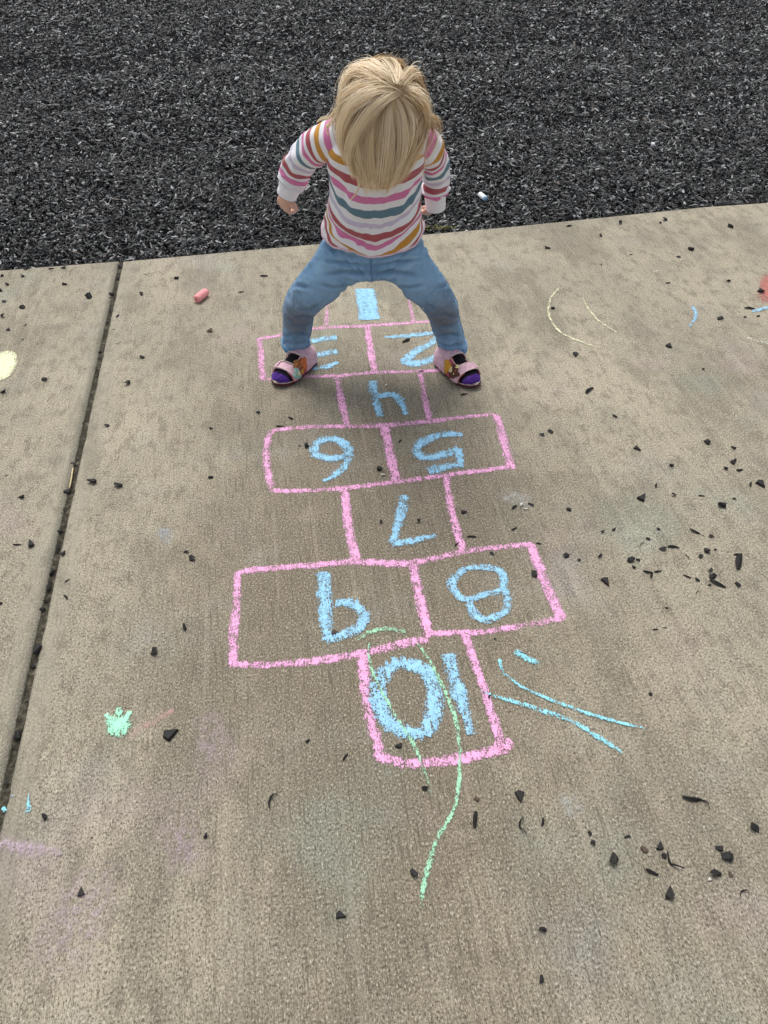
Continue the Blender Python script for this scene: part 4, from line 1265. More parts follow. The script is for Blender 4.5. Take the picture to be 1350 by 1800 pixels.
while len(guides) < 760:
    d = Vector((rg.gauss(0, 1), rg.gauss(0, 1), rg.gauss(0, 1))).normalized()
    if not allowed(d): continue
    wd = math.acos(max(-1, min(1, d.dot(W_DIR))))
    ln = 0.165 - 0.012 * wd + rg.uniform(-0.016, 0.010)
    if d.y < -0.55: ln *= 0.66
    lay = 0.007 + 0.008 * math.exp(-wd * 1.0) + rg.uniform(0, 0.004)
    guides.append((d, haircut(grow(d, ln, lay, rg.uniform(0.11, 0.15), rg.random() * 99, curl=0.045), rg)))
gd = np.array([tuple(g[0]) for g in guides])
GP = np.array([[tuple(p) for p in g[1]] for g in guides])      # n, 19, 3
NS = GP.shape[1]
strands, shades, widths = [], [], []
R = np.random.default_rng(5)
S = np.linspace(0, 1, NS)
Mx = np.array([[AXM[i][j] for j in range(3)] for i in range(3)])
rad_np = np.array(RAD)
cnt = 0
while cnt < 19000:
    d = R.normal(size=3); d /= np.linalg.norm(d)
    dv = Vector(d)
    if not allowed(dv): continue
    near = np.argsort(((gd - d) ** 2).sum(1))[:3]
    g = near[0 if R.random() < 0.75 else (1 if R.random() < 0.7 else 2)]
    off = (Mx @ ((d - gd[g]) * rad_np))
    cl = 1 - R.uniform(0.05, 0.55) * S ** 0.9
    cl2 = np.clip(cl, 0.14, 1)
    ph = R.uniform(0, 6.28, 3); am = R.normal(0, 0.0010, 3)
    wave = np.stack([am[k] * np.sin(S * R.uniform(3, 9) + ph[k]) * S for k in range(3)], 1)
    jit = R.normal(0, 0.0012, 3) * 1.0
    pts = GP[g] + off[None] * cl2[:, None] + wave + jit[None] * S[:, None] * 2
    L_ = R.uniform(0.82, 1.04)
    idx = np.clip(S * L_, 0, 1) * (NS - 1)
    i0 = np.floor(idx).astype(int); i1 = np.minimum(i0 + 1, NS - 1); fr = (idx - i0)[:, None]
    pts = pts[i0] * (1 - fr) + pts[i1] * fr
    strands.append(pts); widths.append(R.uniform(0.00022, 0.00050))
    shades.append(0.5 * (np.sin(g * 12.9898) * 43758.5453 % 1.0) + 0.5 * R.random())
    cnt += 1
# flyaway strands and messy tufts
for k in range(420):
    g = int(R.integers(len(GP)))
    c_ = R.normal(0, 0.011, 3); c_[2] = abs(c_[2]) * 0.4
    w_ = R.normal(0, 0.006, 3)
    pts = GP[g] + c_[None] * (S ** 1.6)[:, None] + w_[None] * np.sin(S * R.uniform(4, 8))[:, None] * S[:, None]
    strands.append(pts); widths.append(0.00032); shades.append(0.55 + 0.45 * R.random())
def lock(px, n, spread, w0=0.0006, sh=(0.4, 1.0), taper=True):
    path = catmull([P(*p) for p in px], 8)
    A_ = np.array([tuple(p) for p in path])
    t_ = np.linspace(0, len(A_) - 1, NS); i0 = np.floor(t_).astype(int); i1 = np.minimum(i0 + 1, len(A_) - 1); fr = (t_ - i0)[:, None]
    A_ = A_[i0] * (1 - fr) + A_[i1] * fr
    for _ in range(n):
        o_ = R.normal(0, spread, 3)
        prof = (0.95 + np.sin(S * np.pi) * 0.5 - 0.25 * S) if n > 60 else (1.1 - 0.85 * S)
        strands.append(A_ + o_[None] * prof[:, None] + (R.normal(0, spread * (0.4 if n > 60 else 0.15), 3))[None] * (S ** 2)[:, None])
        widths.append(R.uniform(w0 * 0.7, w0 * 1.2)); shades.append(R.uniform(*sh))
# lump of hair swept to the upper left of the crown, and the loop at the top
lock([(700, 160, 1.55), (668, 144, 1.530), (642, 130, 1.55), (619, 133, 1.57), (607, 152, 1.56), (601, 180, 1.545)], 300, 0.0055, sh=(0.5, 1.0))
lock([(702, 158, 1.55), (672, 136, 1.545), (647, 121, 1.575), (621, 127, 1.60), (604, 155, 1.60)], 260, 0.0055, sh=(0.5, 1.0))
lock([(700, 145, 1.52), (690, 124, 1.55), (676, 106, 1.58), (662, 104, 1.60), (668, 114, 1.57), (688, 120, 1.56)], 40, 0.0022, sh=(0.5, 1.0))
lock([(700, 140, 1.53), (700, 120, 1.56), (690, 106, 1.59), (672, 103, 1.61), (655, 110, 1.61)], 60, 0.003, sh=(0.5, 1.0))
lock([(705, 145, 1.53), (720, 128, 1.56), (735, 130, 1.60), (745, 160, 1.60)], 80, 0.004, sh=(0.4, 0.9))
# swept strands crossing the front from the parting to the left
lock([(700, 158, 1.545), (650, 167, 1.497), (615, 190, 1.503), (598, 235, 1.515), (606, 280, 1.525)], 120, 0.0035, sh=(0.55, 1.0))
lock([(700, 160, 1.545), (662, 183, 1.494), (632, 225, 1.496), (614, 270, 1.51), (622, 310, 1.52)], 120, 0.0035, sh=(0.4, 0.95))
lock([(700, 160, 1.55), (657, 154, 1.520), (621, 167, 1.532), (603, 196, 1.548), (598, 230, 1.553)], 320, 0.0060, sh=(0.4, 1.0))
lock([(705, 158, 1.55), (732, 168, 1.535), (745, 192, 1.55), (748, 228, 1.555)], 220, 0.0055, sh=(0.4, 1.0))
# long wisps: low front left, left shoulder, right side
lock([(628, 240, 1.50), (618, 275, 1.51), (630, 310, 1.52), (629, 335, 1.525), (616, 352, 1.53)], 26, 0.0016, 0.0005, (0.7, 1.0))
lock([(640, 280, 1.51), (640, 315, 1.52), (652, 332, 1.525)], 40, 0.0022, 0.0005, (0.5, 1.0))
lock([(588, 190, 1.58), (578, 205, 1.60), (566, 208, 1.62), (557, 214, 1.63)], 22, 0.0030, 0.0005, (0.75, 1.0))
lock([(590, 195, 1.58), (582, 215, 1.60), (574, 225, 1.61), (578, 238, 1.62)], 30, 0.0035, 0.0005, (0.75, 1.0))
lock([(748, 170, 1.57), (755, 195, 1.58), (762, 208, 1.59), (754, 222, 1.58)], 24, 0.0030, 0.0005, (0.5, 1.0))
lock([(750, 200, 1.56), (752, 240, 1.56), (748, 275, 1.56), (744, 312, 1.57)], 22, 0.0016, 0.0004, (0.6, 1.0))
SA = np.array(strands); N = len(SA)
wd = np.array(widths)
prof = np.interp(S, [0, 0.7, 1.0], [1.0, 0.9, 0.35])
tan = np.gradient(SA, axis=1); tan /= np.linalg.norm(tan, axis=2, keepdims=True) + 1e-9
ref = SA - np.array(tuple(HEAD))[None, None]; ref /= np.linalg.norm(ref, axis=2, keepdims=True)
ref = ref - tan * (ref * tan).sum(2, keepdims=True); ref /= np.linalg.norm(ref, axis=2, keepdims=True) + 1e-9
sdv = np.cross(tan, ref)
rr = (wd[:, None] * prof[None])[:, :, None]
tw_ = R.normal(0, 0.15, N)[:, None, None]
sdv = sdv * np.cos(tw_) + ref * np.sin(tw_)
V = np.stack([SA + sdv * rr, SA - sdv * rr], 2).reshape(-1, 3)       # flat ribbon strands
base = (np.arange(N) * NS * 2)[:, None, None] + (np.arange(NS - 1) * 2)[None, :, None]
q = np.concatenate([(base + np.array([a, b, b + 2, a + 2])[None, None]).reshape(-1, 4) for a, b in ((0, 1),)])
me = bpy.data.meshes.new('hair')
me.vertices.add(len(V)); me.vertices.foreach_set('co', V.astype(np.float32).ravel())
me.loops.add(len(q) * 4); me.loops.foreach_set('vertex_index', q.astype(np.int32).ravel())
me.polygons.add(len(q)); me.polygons.foreach_set('loop_start', (np.arange(len(q)) * 4).astype(np.int32))
me.polygons.foreach_set('use_smooth', np.ones(len(q), dtype=bool))
me.update(calc_edges=True)
a = me.attributes.new('shade', 'FLOAT', 'POINT'); a.data.foreach_set('value', np.repeat(np.array(shades), NS * 2).astype(np.float32))
a = me.attributes.new('along', 'FLOAT', 'POINT'); a.data.foreach_set('value', np.tile(np.repeat(S, 2), N).astype(np.float32))
HM = Mat('blond_hair')
c = HM.ramp(HM.attr('shade'), [(0.0, (0.52, 0.37, 0.20)), (0.3, (0.73, 0.56, 0.34)), (0.65, (0.90, 0.745, 0.515)), (1.0, (0.98, 0.88, 0.69))])
HM.col(c); HM.set(Roughness=0.45, Specular_IOR_Level=0.35)
HM.b.inputs['Subsurface Weight'].default_value = 0.0
tl = HM.node('ShaderNodeBsdfTranslucent'); HM.link(c, tl.inputs['Color'])        # fine blond hair lets light through
mx = HM.node('ShaderNodeMixShader'); mx.inputs[0].default_value = 0.22
HM.link(HM.b.outputs[0], mx.inputs[1]); HM.link(tl.outputs[0], mx.inputs[2]); HM.link(mx.outputs[0], HM.out.inputs['Surface'])
HM = HM.m
HAIR = link_mesh('hair', me, HM, PERSON)
# scalp-level hair mass under the strands
M_CAP = plain('hair_undercoat', (0.62, 0.46, 0.28), 0.9, 0.25, 90, 0.4, 0.2)
vv, ff = [], []; idx = {}
na, nb_ = 48, 96
for i in range(na + 1):
    th = math.pi * i / na
    for k in range(nb_):
        ph = 2 * math.pi * k / nb_
        d = Vector((math.sin(th) * math.cos(ph), math.sin(th) * math.sin(ph), math.cos(th)))
        if allowed(d):
            wdd = math.acos(max(-1, min(1, d.dot(W_DIR))))
            lay = 0.0015 + 0.003 * min(1, wdd * 1.4)
            idx[(i, k)] = len(vv); vv.append(h2w(Vector((d.x * (RAD.x + lay), d.y * (RAD.y + lay), d.z * (RAD.z + lay)))))
for i in range(na):
    for k in range(nb_):
        kk = [(i, k), (i + 1, k), (i + 1, (k + 1) % nb_), (i, (k + 1) % nb_)]
        if all(x in idx for x in kk): ff.append(tuple(idx[x] for x in kk))
cap = mesh('undercoat', vv, ff, M_CAP); kid(cap, HAIR)

# ================================================================== SMALL THINGS ON THE PAVING
M_CHIP = Mat('black_rubber'); v = M_CHIP.coord(); n1 = M_CHIP.noise(v, 240, 4, 0.6)
oi = M_CHIP.node('ShaderNodeObjectInfo')
c = M_CHIP.mix(M_CHIP.smooth(n1, 0.35, 0.75), (0.006, 0.0058, 0.0055), (0.020, 0.019, 0.018))
c = M_CHIP.mix(M_CHIP.math('MULTIPLY', oi.outputs['Random'], 0.35), c, (0.030, 0.026, 0.023))
M_CHIP.col(c); M_CHIP.set(Roughness=0.65, Specular_IOR_Level=0.32); M_CHIP.nrm(M_CHIP.bump(n1, 0.5, 0.002)); M_CHIP = M_CHIP.m
M_BCHIP = plain('brown_rubber', (0.085, 0.06, 0.042), 0.7, 0.3, 240, 0.4, 0.3)
M_DUST = plain('dusty_grey_rubber', (0.11, 0.105, 0.10), 0.75, 0.6, 260, 0.4, 0.3)
M_SHELL = plain('whitish_flake', (0.62, 0.60, 0.54), 0.7, 0.25, 220, 0.3, 0.3)

def hull(points):
    bm = bmesh.new()
    for p in points: bm.verts.new(p)
    r = bmesh.ops.convex_hull(bm, input=bm.verts[:])
    for x in r['geom_interior'] + r['geom_unused']:
        if isinstance(x, bmesh.types.BMVert) and x.is_valid: bm.verts.remove(x)
    return bm
def chip_bm(kind, s, rg):
    """s = longest size in metres; built round the origin, longest axis along X"""
    if kind in 'cfwb':
        hh = {'c': 0.48, 'f': 0.32, 'w': 0.5, 'b': 0.35}[kind]; ww = rg.uniform(0.55, 0.85)
        pts = []
        for _ in range(11):
            v_ = Vector((rg.gauss(0, 1), rg.gauss(0, 1), rg.gauss(0, 1))).normalized()
            v_ = Vector([math.copysign(abs(q) ** 0.6, q) for q in v_]); k = rg.uniform(0.75, 1.0)
            pts.append((v_.x * s * 0.5 * k, v_.y * s * 0.5 * ww * k, v_.z * s * 0.5 * hh * k))
        bm = hull(pts)
    elif kind == 't':
        pts = []
        for a, r in ((0, 0.62), (2.2, 0.5), (4.3, 0.55), (3.2, 0.42)):
            a += rg.uniform(-0.25, 0.25)
            for z, q in ((-0.10, 1.0), (0.10, 0.86)):
                pts.append((math.cos(a) * r * q * s, math.sin(a) * r * q * s * 0.85, z * s * rg.uniform(0.8, 1.4)))
        bm = hull(pts)
    else:                                               # 's' sliver, 'k' curved strand
        bm = bmesh.new(); n = 4 if kind == 's' else 7
        cur = rg.uniform(-0.25, 0.25) if kind == 's' else rg.choice((-1, 1)) * rg.uniform(0.5, 1.1)
        wd_ = s * (0.15 if kind == 's' else 0.055); prev = None
        for i in range(n):
            t = i / (n - 1) - 0.5
            x, y = t * s, cur * s * (t * t - 0.1) * 1.3
            w_ = wd_ * (1 - 1.5 * abs(t) ** 1.6) * rg.uniform(0.8, 1.2) + s * 0.008; h_ = w_ * rg.uniform(0.7, 1.1)
            zz = s * 0.10 * math.sin(i * 1.7) * (1 if kind == 'k' else 0.3)
            ring = [bm.verts.new((x, y + w_, zz)), bm.verts.new((x, y, zz + h_)), bm.verts.new((x, y - w_, zz)), bm.verts.new((x, y, zz - h_ * 0.5))]
            if prev:
                for k in range(4): bm.faces.new((prev[k], prev[(k + 1) % 4], ring[(k + 1) % 4], ring[k]))
            else: bm.faces.new(ring[::-1])
            prev = ring
        bm.faces.new(prev)
    bmesh.ops.recalc_face_normals(bm, faces=bm.faces[:])
    return bm
chip_seed = [0]
def chip(px, py, size, kind, ang, label, name='rubber_chip', cat='rubber chip', mat=None, group='loose rubber chips lying on the concrete', zb=0.0):
    """ang: direction of the long axis as it appears in the photo, degrees anticlockwise from right"""
    chip_seed[0] += 1
    rg = random.Random(chip_seed[0] * 17 + 3)
    p = G(px, py, zb)
    a = math.radians(ang)
    q = G(px + math.cos(a) * size * 0.5, py - math.sin(a) * size * 0.5, zb) - G(px - math.cos(a) * size * 0.5, py + math.sin(a) * size * 0.5, zb)
    s = min(q.length, size / ppm(p) * 1.5) * 1.02
    bm = chip_bm(kind, s, rg)
    if kind in 'cwf':
        bmesh.ops.rotate(bm, verts=bm.verts[:], cent=(0, 0, 0), matrix=Matrix.Rotation(rg.uniform(-0.3, 0.3), 3, 'Y'))
    mz = min(v_.co.z for v_ in bm.verts)
    for v_ in bm.verts: v_.co.z -= mz
    m = mat or (M_BCHIP if kind == 'b' else M_SHELL if kind == 'w' else M_CHIP)
    o = from_bm(name, bm, m, None, smooth=(kind == 'k'))
    o.location = (p.x, p.y, zb + 0.0002); o.rotation_euler = (0, 0, math.atan2(q.y, q.x))
    return props(o, label, cat, group)
CHIPS = [
 # left slab, top
 (47, 473, 13, 'f', 0, 'flat dark chip on the left slab right at the mulch edge'),
 (90, 473, 10, 's', 10, 'pale edged sliver on the left slab by the mulch, second from the joint'),
 (112, 471, 11, 'f', 0, 'flat dark chip on the left slab, nearest the joint at the mulch edge'),
 (4, 486, 9, 'c', 20, 'black chip in the top left corner of the left slab'),
 (39, 486, 9, 'c', -10, 'black chip just below the mulch edge on the left slab'),
 (13, 501, 8, 'c', 0, 'greyish chip near the left picture edge, third from the mulch'),
 (114, 500, 11, 'c', 0, 'lone round chip in the upper middle of the left slab'),
 (0, 511, 10, 'f', -40, 'black chip cut by the left picture edge near the mulch'),
 (7, 531, 10, 'f', 0, 'grey oval chip near the left edge above the yellow patch'),
 (40, 542, 12, 'c', -10, 'fat black chip between the left edge and the curly chip'),
 (5, 556, 10, 'c', -30, 'dark chip near the left edge, lowest of the column above the yellow patch'),
 (15, 580, 6, 't', 60, 'tiny three cornered crumb above the yellow chalk patch'),
 (45, 572, 5, 's', 50, 'tiny crumb upper right of the yellow chalk patch'),
 (40, 597, 5, 's', 40, 'tiny crumb closest above the yellow chalk patch'),
 (157, 523, 15, 'c', 30, 'ragged curly chip alone left of the joint near the top'),
 (150, 649, 7, 'k', 20, 'small curled strand left of the joint at yellow patch height'),
 (78, 668, 12, 'c', 0, 'notched black chip right of the yellow chalk patch'),
 (6, 691, 13, 'c', 20, 'dark chip near the left edge just under the yellow patch'),
 (12, 836, 7, 's', 25, 'thin crumb near the left edge above the round brown chip'),
 (39, 875, 14, 'c', 0, 'brownish black chip alone on the left slab at mid height'),
 (30, 958, 14, 's', 0, 'flat bar shaped chip on the left slab, one of a pair'),
 (54, 958, 13, 'c', -60, 'block shaped chip beside the bar shaped one on the left slab'),
 (2, 1061, 9, 'c', 30, 'small chip cut by the left edge, lowest on the left slab'),
 # along the right side of the joint
 (256, 483, 8, 'k', 0, 'curled strand just right of the joint by the mulch'),
 (310, 490, 11, 'c', 0, 'black chip upper left of the pink chalk stick'),
 (250, 518, 9, 'f', -40, 'chip between the joint and the pink chalk stick'),
 (424, 514, 10, 's', 10, 'dark sliver right of the pink chalk stick'),
 (464, 486, 13, 's', 0, 'flat dark bar left of the hip of the child'),
 (207, 556, 7, 's', 45, 'thin crumb touching the joint below the curly chip'),
 (209, 604, 10, 'k', 20, 'tiny twig like strand right of the joint'),
 (368, 582, 14, 'b', 0, 'brown flat chip below the pink chalk stick'),
 (250, 629, 11, 'f', -10, 'brownish chip right of the joint, left of the number 3 row'),
 (224, 675, 15, 'c', 20, 'large shiny black chip right of the joint beside the number 3 row'),
 (189, 749, 12, 'f', 10, 'chip hard by the right side of the joint above the pair'),
 (204, 809, 8, 'k', 10, 'faint curled strand above the pair of chips near the joint'),
 (163, 849, 18, 'c', -10, 'grey crumpled chip, left of the pair beside the joint'),
 (209, 854, 16, 'c', -30, 'ragged black chip, right of the pair beside the joint'),
 (371, 754, 8, 'c', 0, 'small chip left of the box with the number 6'),
 (371, 841, 10, 'c', 0, 'small ragged chip left of the lower corner of the number 6 box'),
 (112, 975, 14, 'c', 30, 'dusty chip leaning at the right lip of the joint'),
 (118, 1021, 10, 's', 35, 'upper of two thin slivers right of the joint'),
 (116, 1050, 10, 's', -50, 'lower of two thin slivers right of the joint'),
 (338, 983, 16, 'c', -20, 'larger black chip upper left of the number 9 box'),
 (328, 971, 11, 'f', 0, 'smaller chip touching the black one upper left of box 9'),
 (325, 1104, 13, 'c', 80, 'blocky chip left of the number 9 box'),
 (271, 1148, 19, 'c', 60, 'tall brown black chip left of the lower corner of box 9'),
 (298, 1292, 30, 't', 25, 'winged black chip with pale crease right of the mint green crown'),
 (78, 1437, 15, 'f', -35, 'black chip right of the aqua drip'),
 (362, 1469, 15, 'c', 80, 'notched chip alone in the lower left of the slab'),
 (143, 1570, 18, 't', 90, 'small upright triangle chip in the lower left corner area'),
 (162, 1473, 5, 'c', 0, 'tiny crumb between the aqua drip and the triangle chip'),
 # round the drawing
 (548, 572, 6, 'c', 0, 'crumb peeping beside the inner knee above the number 3'),
 (714, 600, 14, 's', 25, 'dark bar lying inside the number 2'),
 (741, 653, 9, 's', 0, 'crumb on the pink line below the number 2'),
 (815, 694, 11, 's', 15, 'small bar below the shoe on the right'),
 (510, 738, 11, 'f', -15, 'chip left of box 4, above the number 6 row'),
 (492, 750, 13, 's', 0, 'thin flat sliver on the top corner of the number 6 box'),
 (454, 726, 9, 'f', -10, 'faint small chip upper left of the number 6 box'),
 (539, 785, 10, 'c', -60, 'chip beside the curl of the number 6'),
 (527, 784, 5, 'c', 0, 'tiny crumb left of the chip beside the number 6'),
 (703, 776, 8, 's', 45, 'thin sliver in the upper left of the number 5 box'),
 (668, 826, 14, 'c', 0, 'dark ragged chip between the numbers 6 and 5'),
 (669, 919, 9, 'c', -30, 'chip inside box 7 left of the stem'),
 (735, 918, 9, 'c', 60, 'chip inside box 7 right of the stem'),
 (816, 901, 13, 'f', 10, 'oval chip right of box 7, upper of three'),
 (829, 944, 16, 's', 0, 'long sliver right of box 7, above the number 8'),
 (803, 957, 10, 's', 40, 'sliver on the right side line of box 7 at its foot'),
 (865, 974, 10, 'f', -30, 'chip just under the top line of the number 8 box'),
 (939, 1010, 14, 'f', 80, 'dark chip against the right side line of the number 8 box'),
 (947, 956, 11, 's', -5, 'flat sliver beside the top right corner of box 8'),
 (588, 1113, 16, 'b', 25, 'brown flake on the bowl of the number 9'),
 (541, 1303, 10, 'c', 40, 'small chip left of the number 10 box'),
 (607, 1331, 14, 's', 55, 'thin split sliver left of the lower corner of box 10'),
 (702, 1313, 20, 'f', 25, 'oblong chip inside the bottom left of box 10'),
 (861, 1223, 11, 's', 60, 'thin crumb where the cyan line crosses box 10'),
 (870, 1124, 6, 'c', 0, 'tiny crumb below the bottom line of box 8'),
 (747, 1387, 14, 'c', 0, 'shiny black cube like chip below box 10'),
 (838, 1406, 13, 'b', -25, 'small brown chip right of the long green line'),
 (835, 1441, 28, 's', 85, 'upright black bar right of the long green line'),
 (726, 1535, 22, 'f', -40, 'black flat chip left of the lower green line'),
 (598, 1609, 19, 't', -20, 'lone dark chip low in the middle, left of the green line end'),
 (477, 1407, 30, 'k', 65, 'thin S shaped strand left of the green line'),
 (917, 1148, 14, 's', -15, 'thin dark sliver on the cyan chalk dab'),
 (932, 1127, 9, 'k', -20, 'thin brown strand above the cyan chalk dab'),
 # top right
 (1000, 398, 10, 's', 10, 'flat sliver nearest the mulch right of the child'),
 (1056, 415, 7, 'c', 60, 'small chip, second along the mulch right of the child'),
 (1090, 393, 8, 'c', 60, 'small chip, third along the mulch right of the child'),
 (1168, 387, 11, 'f', 15, 'flat chip at the mulch edge, upper of a touching pair'),
 (1161, 393, 7, 'c', 0, 'small chip at the mulch edge, lower of a touching pair'),
 (1284, 399, 10, 'c', 80, 'upright chip by the mulch, farthest right of the top row'),
 (962, 437, 11, 'c', 0, 'square black chip right of the child, above the yellow curves'),
 (1057, 466, 5, 'c', 0, 'tiny crumb above the second yellow curve'),
 (1109, 448, 6, 's', 10, 'tiny crumb left of the pair of chips below the mulch'),
 (1193, 452, 10, 'f', 0, 'left chip of the pair below the mulch at upper right'),
 (1214, 439, 11, 'c', -30, 'right chip of the pair below the mulch at upper right'),
 (1174, 498, 9, 's', 5, 'faint thin crumb below the whitish chalk tick'),
 (1280, 495, 9, 'c', 0, 'round chip left of the red smudge'),
 (1337, 514, 13, 'c', -30, 'ragged chip on the red chalk smudge'),
 (1317, 543, 18, 's', -5, 'fat black bar at the start of the blue edge line'),
 (1332, 556, 8, 'c', 0, 'chip below the blue edge line'),
 (1309, 558, 6, 'c', 0, 'tiny crumb under the fat bar near the right edge'),
 (1265, 561, 14, 'f', 5, 'low brownish chip between the blue arc and the blue edge line'),
 (971, 543, 11, 'c', -10, 'black chip lying inside the left yellow curve'),
 (1012, 624, 9, 't', -80, 'triangular chip below the yellow curves'),
 (1176, 609, 10, 't', 60, 'triangular chip below the blue arc'),
 (1236, 649, 5, 'c', 80, 'tiny crumb alone right of middle, under the blue arc'),
 (1183, 661, 5, 's', 0, 'tiny flat crumb left of another under the blue arc'),
 # right middle
 (1035, 687, 15, 's', 40, 'forked splinter shaped chip under the yellow curves'),
 (924, 685, 8, 'k', 20, 'pale curled strand right of the shoe'),
 (1081, 732, 10, 'c', -40, 'chip right of the number 5 row, on a pale scratch'),
 (967, 759, 12, 'f', -35, 'upper chip of the pair beside the top right corner of box 5'),
 (952, 765, 12, 'f', -20, 'lower chip of the pair beside the top right corner of box 5'),
 (1030, 756, 8, 'k', 0, 'pale curled strand right of the pair near box 5'),
 (1120, 789, 13, 't', -35, 'narrow triangular chip right of the number 5 row'),
 (1242, 779, 14, 'f', 20, 'flat chip with grey face upper left of the four chip cluster'),
 (1289, 788, 9, 'c', -40, 'chip directly above the three close chips on the right'),
 (1291, 814, 13, 'f', 30, 'top chip of the three close ones on the right'),
 (1274, 824, 12, 'c', -20, 'left chip of the three close ones on the right'),
 (1300, 826, 12, 'f', 25, 'right chip of the three close ones on the right'),
 (1180, 819, 8, 'c', 70, 'small chip between box 5 and the three close chips'),
 (1337, 851, 17, 't', -50, 'large dark chip at the right edge beside a small one'),
 (1319, 852, 9, 's', 80, 'small upright chip left of the large one at the right edge'),
 (1153, 854, 8, 's', 80, 'small upright sliver above the ragged chip'),
 (1128, 876, 14, 't', 50, 'ragged triangular chip right of the shell pieces'),
 (1184, 871, 9, 'c', 20, 'small chip right of the ragged triangular one'),
 (1233, 872, 11, 's', -5, 'thin flat sliver left of the big toothed chip'),
 (1291, 878, 9, 'f', -30, 'small chip upper right of the big toothed chip'),
 (1268, 890, 20, 'c', -5, 'big toothed black chip near the right edge'),
 (1000, 897, 12, 'f', -25, 'flat chip right of the shell pieces'),
 (933, 888, 13, 'f', -15, 'black chip at the right of the white shell pieces'),
 (904, 892, 11, 's', 40, 'dark sliver at the left of the white shell pieces'),
 (904, 930, 10, 's', 30, 'small sliver between the shell pieces and box 8'),
 (1059, 935, 7, 'c', 20, 'left crumb of two above the big triangle chip'),
 (1080, 932, 9, 'f', 20, 'right crumb of two above the big triangle chip'),
 (1157, 931, 8, 'c', -30, 'small notched chip above the curved strip pair'),
 (1221, 935, 19, 's', -25, 'long dark strip with a thin tail, top of the right cluster'),
 (1235, 943, 11, 'k', -30, 'thin tail strand at the end of the long strip'),
 (1250, 943, 11, 'f', 5, 'chip right of the long strip with a tail'),
 (995, 978, 13, 'c', 20, 'roundish black chip right of box 8'),
 (1017, 985, 9, 'f', 15, 'small chip right of the roundish one beside box 8'),
 (1054, 978, 9, 'c', 40, 'brownish crumb above the big triangle chip'),
 (1065, 1023, 17, 't', -60, 'big smooth triangle chip right of box 8'),
 (1139, 948, 10, 'f', -30, 'small chip above left of the curved strips'),
 (1128, 957, 10, 'k', 30, 'hair thin strand left of the curved strips'),
 (1165, 966, 15, 'f', 10, 'flat end chip below left of the curved strip'),
 (1183, 962, 20, 's', -5, 'curved dark strip in the middle of the right cluster'),
 (1207, 979, 14, 'k', -40, 'hooked strand between the strips and the blocky chip'),
 (1242, 970, 15, 'c', -20, 'blocky ragged chip in the right cluster'),
 (1257, 967, 7, 'c', 0, 'crumb touching the right of the blocky ragged chip'),
 (1231, 979, 8, 'c', 50, 'crumb lower left of the blocky ragged chip'),
 (1297, 975, 15, 's', 5, 'flat crossbar chip above the tall shredded chip'),
 (1298, 988, 27, 's', 80, 'tall shredded grey black chip near the right edge'),
 (1247, 1003, 12, 'f', 40, 'chip with pale edge above the long twisted piece'),
 (1108, 986, 13, 'c', 40, 'upper chip of the shredded knot right of the triangle'),
 (1121, 985, 9, 'c', -20, 'right hand crumb of the shredded knot'),
 (1113, 998, 12, 'f', 10, 'lower frayed chip of the shredded knot'),
 (1138, 1006, 16, 's', -10, 'left arm of the crossed black pieces'),
 (1145, 1012, 11, 's', 75, 'lower arm of the crossed black pieces'),
 (1156, 1005, 13, 's', 10, 'right arm of the crossed black pieces'),
 (1208, 1014, 15, 's', -20, 'straight strip left of the long twisted piece'),
 (1226, 1020, 10, 'c', 0, 'small chip between the strip and the long twisted piece'),
 (1253, 1014, 14, 'f', 30, 'chip on the head of the long twisted piece'),
 (1261, 1027, 30, 's', -25, 'long twisted black piece in the right cluster'),
 (1246, 1028, 9, 'c', 0, 'crumb at the left foot of the long twisted piece'),
 (1296, 1028, 14, 'c', -50, 'chip right of the long twisted piece'),
 (1226, 1041, 8, 'k', 30, 'curled crumb under the right cluster'),
 (1172, 1069, 9, 'f', -20, 'lone oval chip below the right cluster'),
 (1152, 1107, 10, 's', 5, 'thin faint sliver, left of two below the right cluster'),
 (1169, 1104, 7, 's', -10, 'thin faint sliver, right of two below the right cluster'),
 (1143, 1221, 8, 'c', 30, 'lone small chip above the upper cyan line'),
 # bottom right
 (914, 1399, 22, 't', -75, 'clean pointed triangle chip below the corner of box 10'),
 (917, 1452, 30, 'k', 100, 'thin bow shaped strand under the pointed triangle chip'),
 (954, 1445, 15, 's', 85, 'narrow upright splinter right of the bow shaped strand'),
 (1036, 1465, 12, 'c', -50, 'upper chip of two stacked small ones at lower right'),
 (1042, 1483, 13, 'c', 10, 'lower chip of two stacked small ones at lower right'),
 (1102, 1471, 14, 'f', 10, 'dusty chip left of the brown triangle'),
 (1078, 1513, 25, 'c', 70, 'shiny creased black chip left of the brown triangle'),
 (1132, 1494, 18, 'b', -50, 'brown triangular chip at lower right'),
 (1158, 1488, 17, 't', 90, 'upright black triangle beside the brown one'),
 (1182, 1516, 42, 'k', -45, 'long drooping strand below the upright black triangle'),
 (1166, 1505, 16, 'f', -20, 'thick torn head of the long drooping strand'),
 (1146, 1534, 24, 's', -25, 'pointed chip with frayed end left of the drooping strand'),
 (1177, 1572, 25, 'c', 60, 'biggest faceted black chip at lower right'),
 (1263, 1492, 19, 'f', -15, 'upper chip of the touching pair at lower right'),
 (1276, 1508, 25, 'f', -5, 'lower wider chip of the touching pair at lower right'),
 (1256, 1537, 23, 'c', 10, 'black chip with pale fibres at lower right'),
 (1283, 1537, 14, 'b', -60, 'small brown chip right of the one with pale fibres'),
 (1306, 1569, 19, 'k', 25, 'thin curved brown strand at lower right'),
 (1326, 1456, 21, 'c', -15, 'clean five sided chip at the right edge, lower down'),
 (1215, 1405, 32, 's', -8, 'thick body of the long bent strip at right'),
 (1234, 1411, 32, 'k', -25, 'thin bent tail beside the long strip at right'),
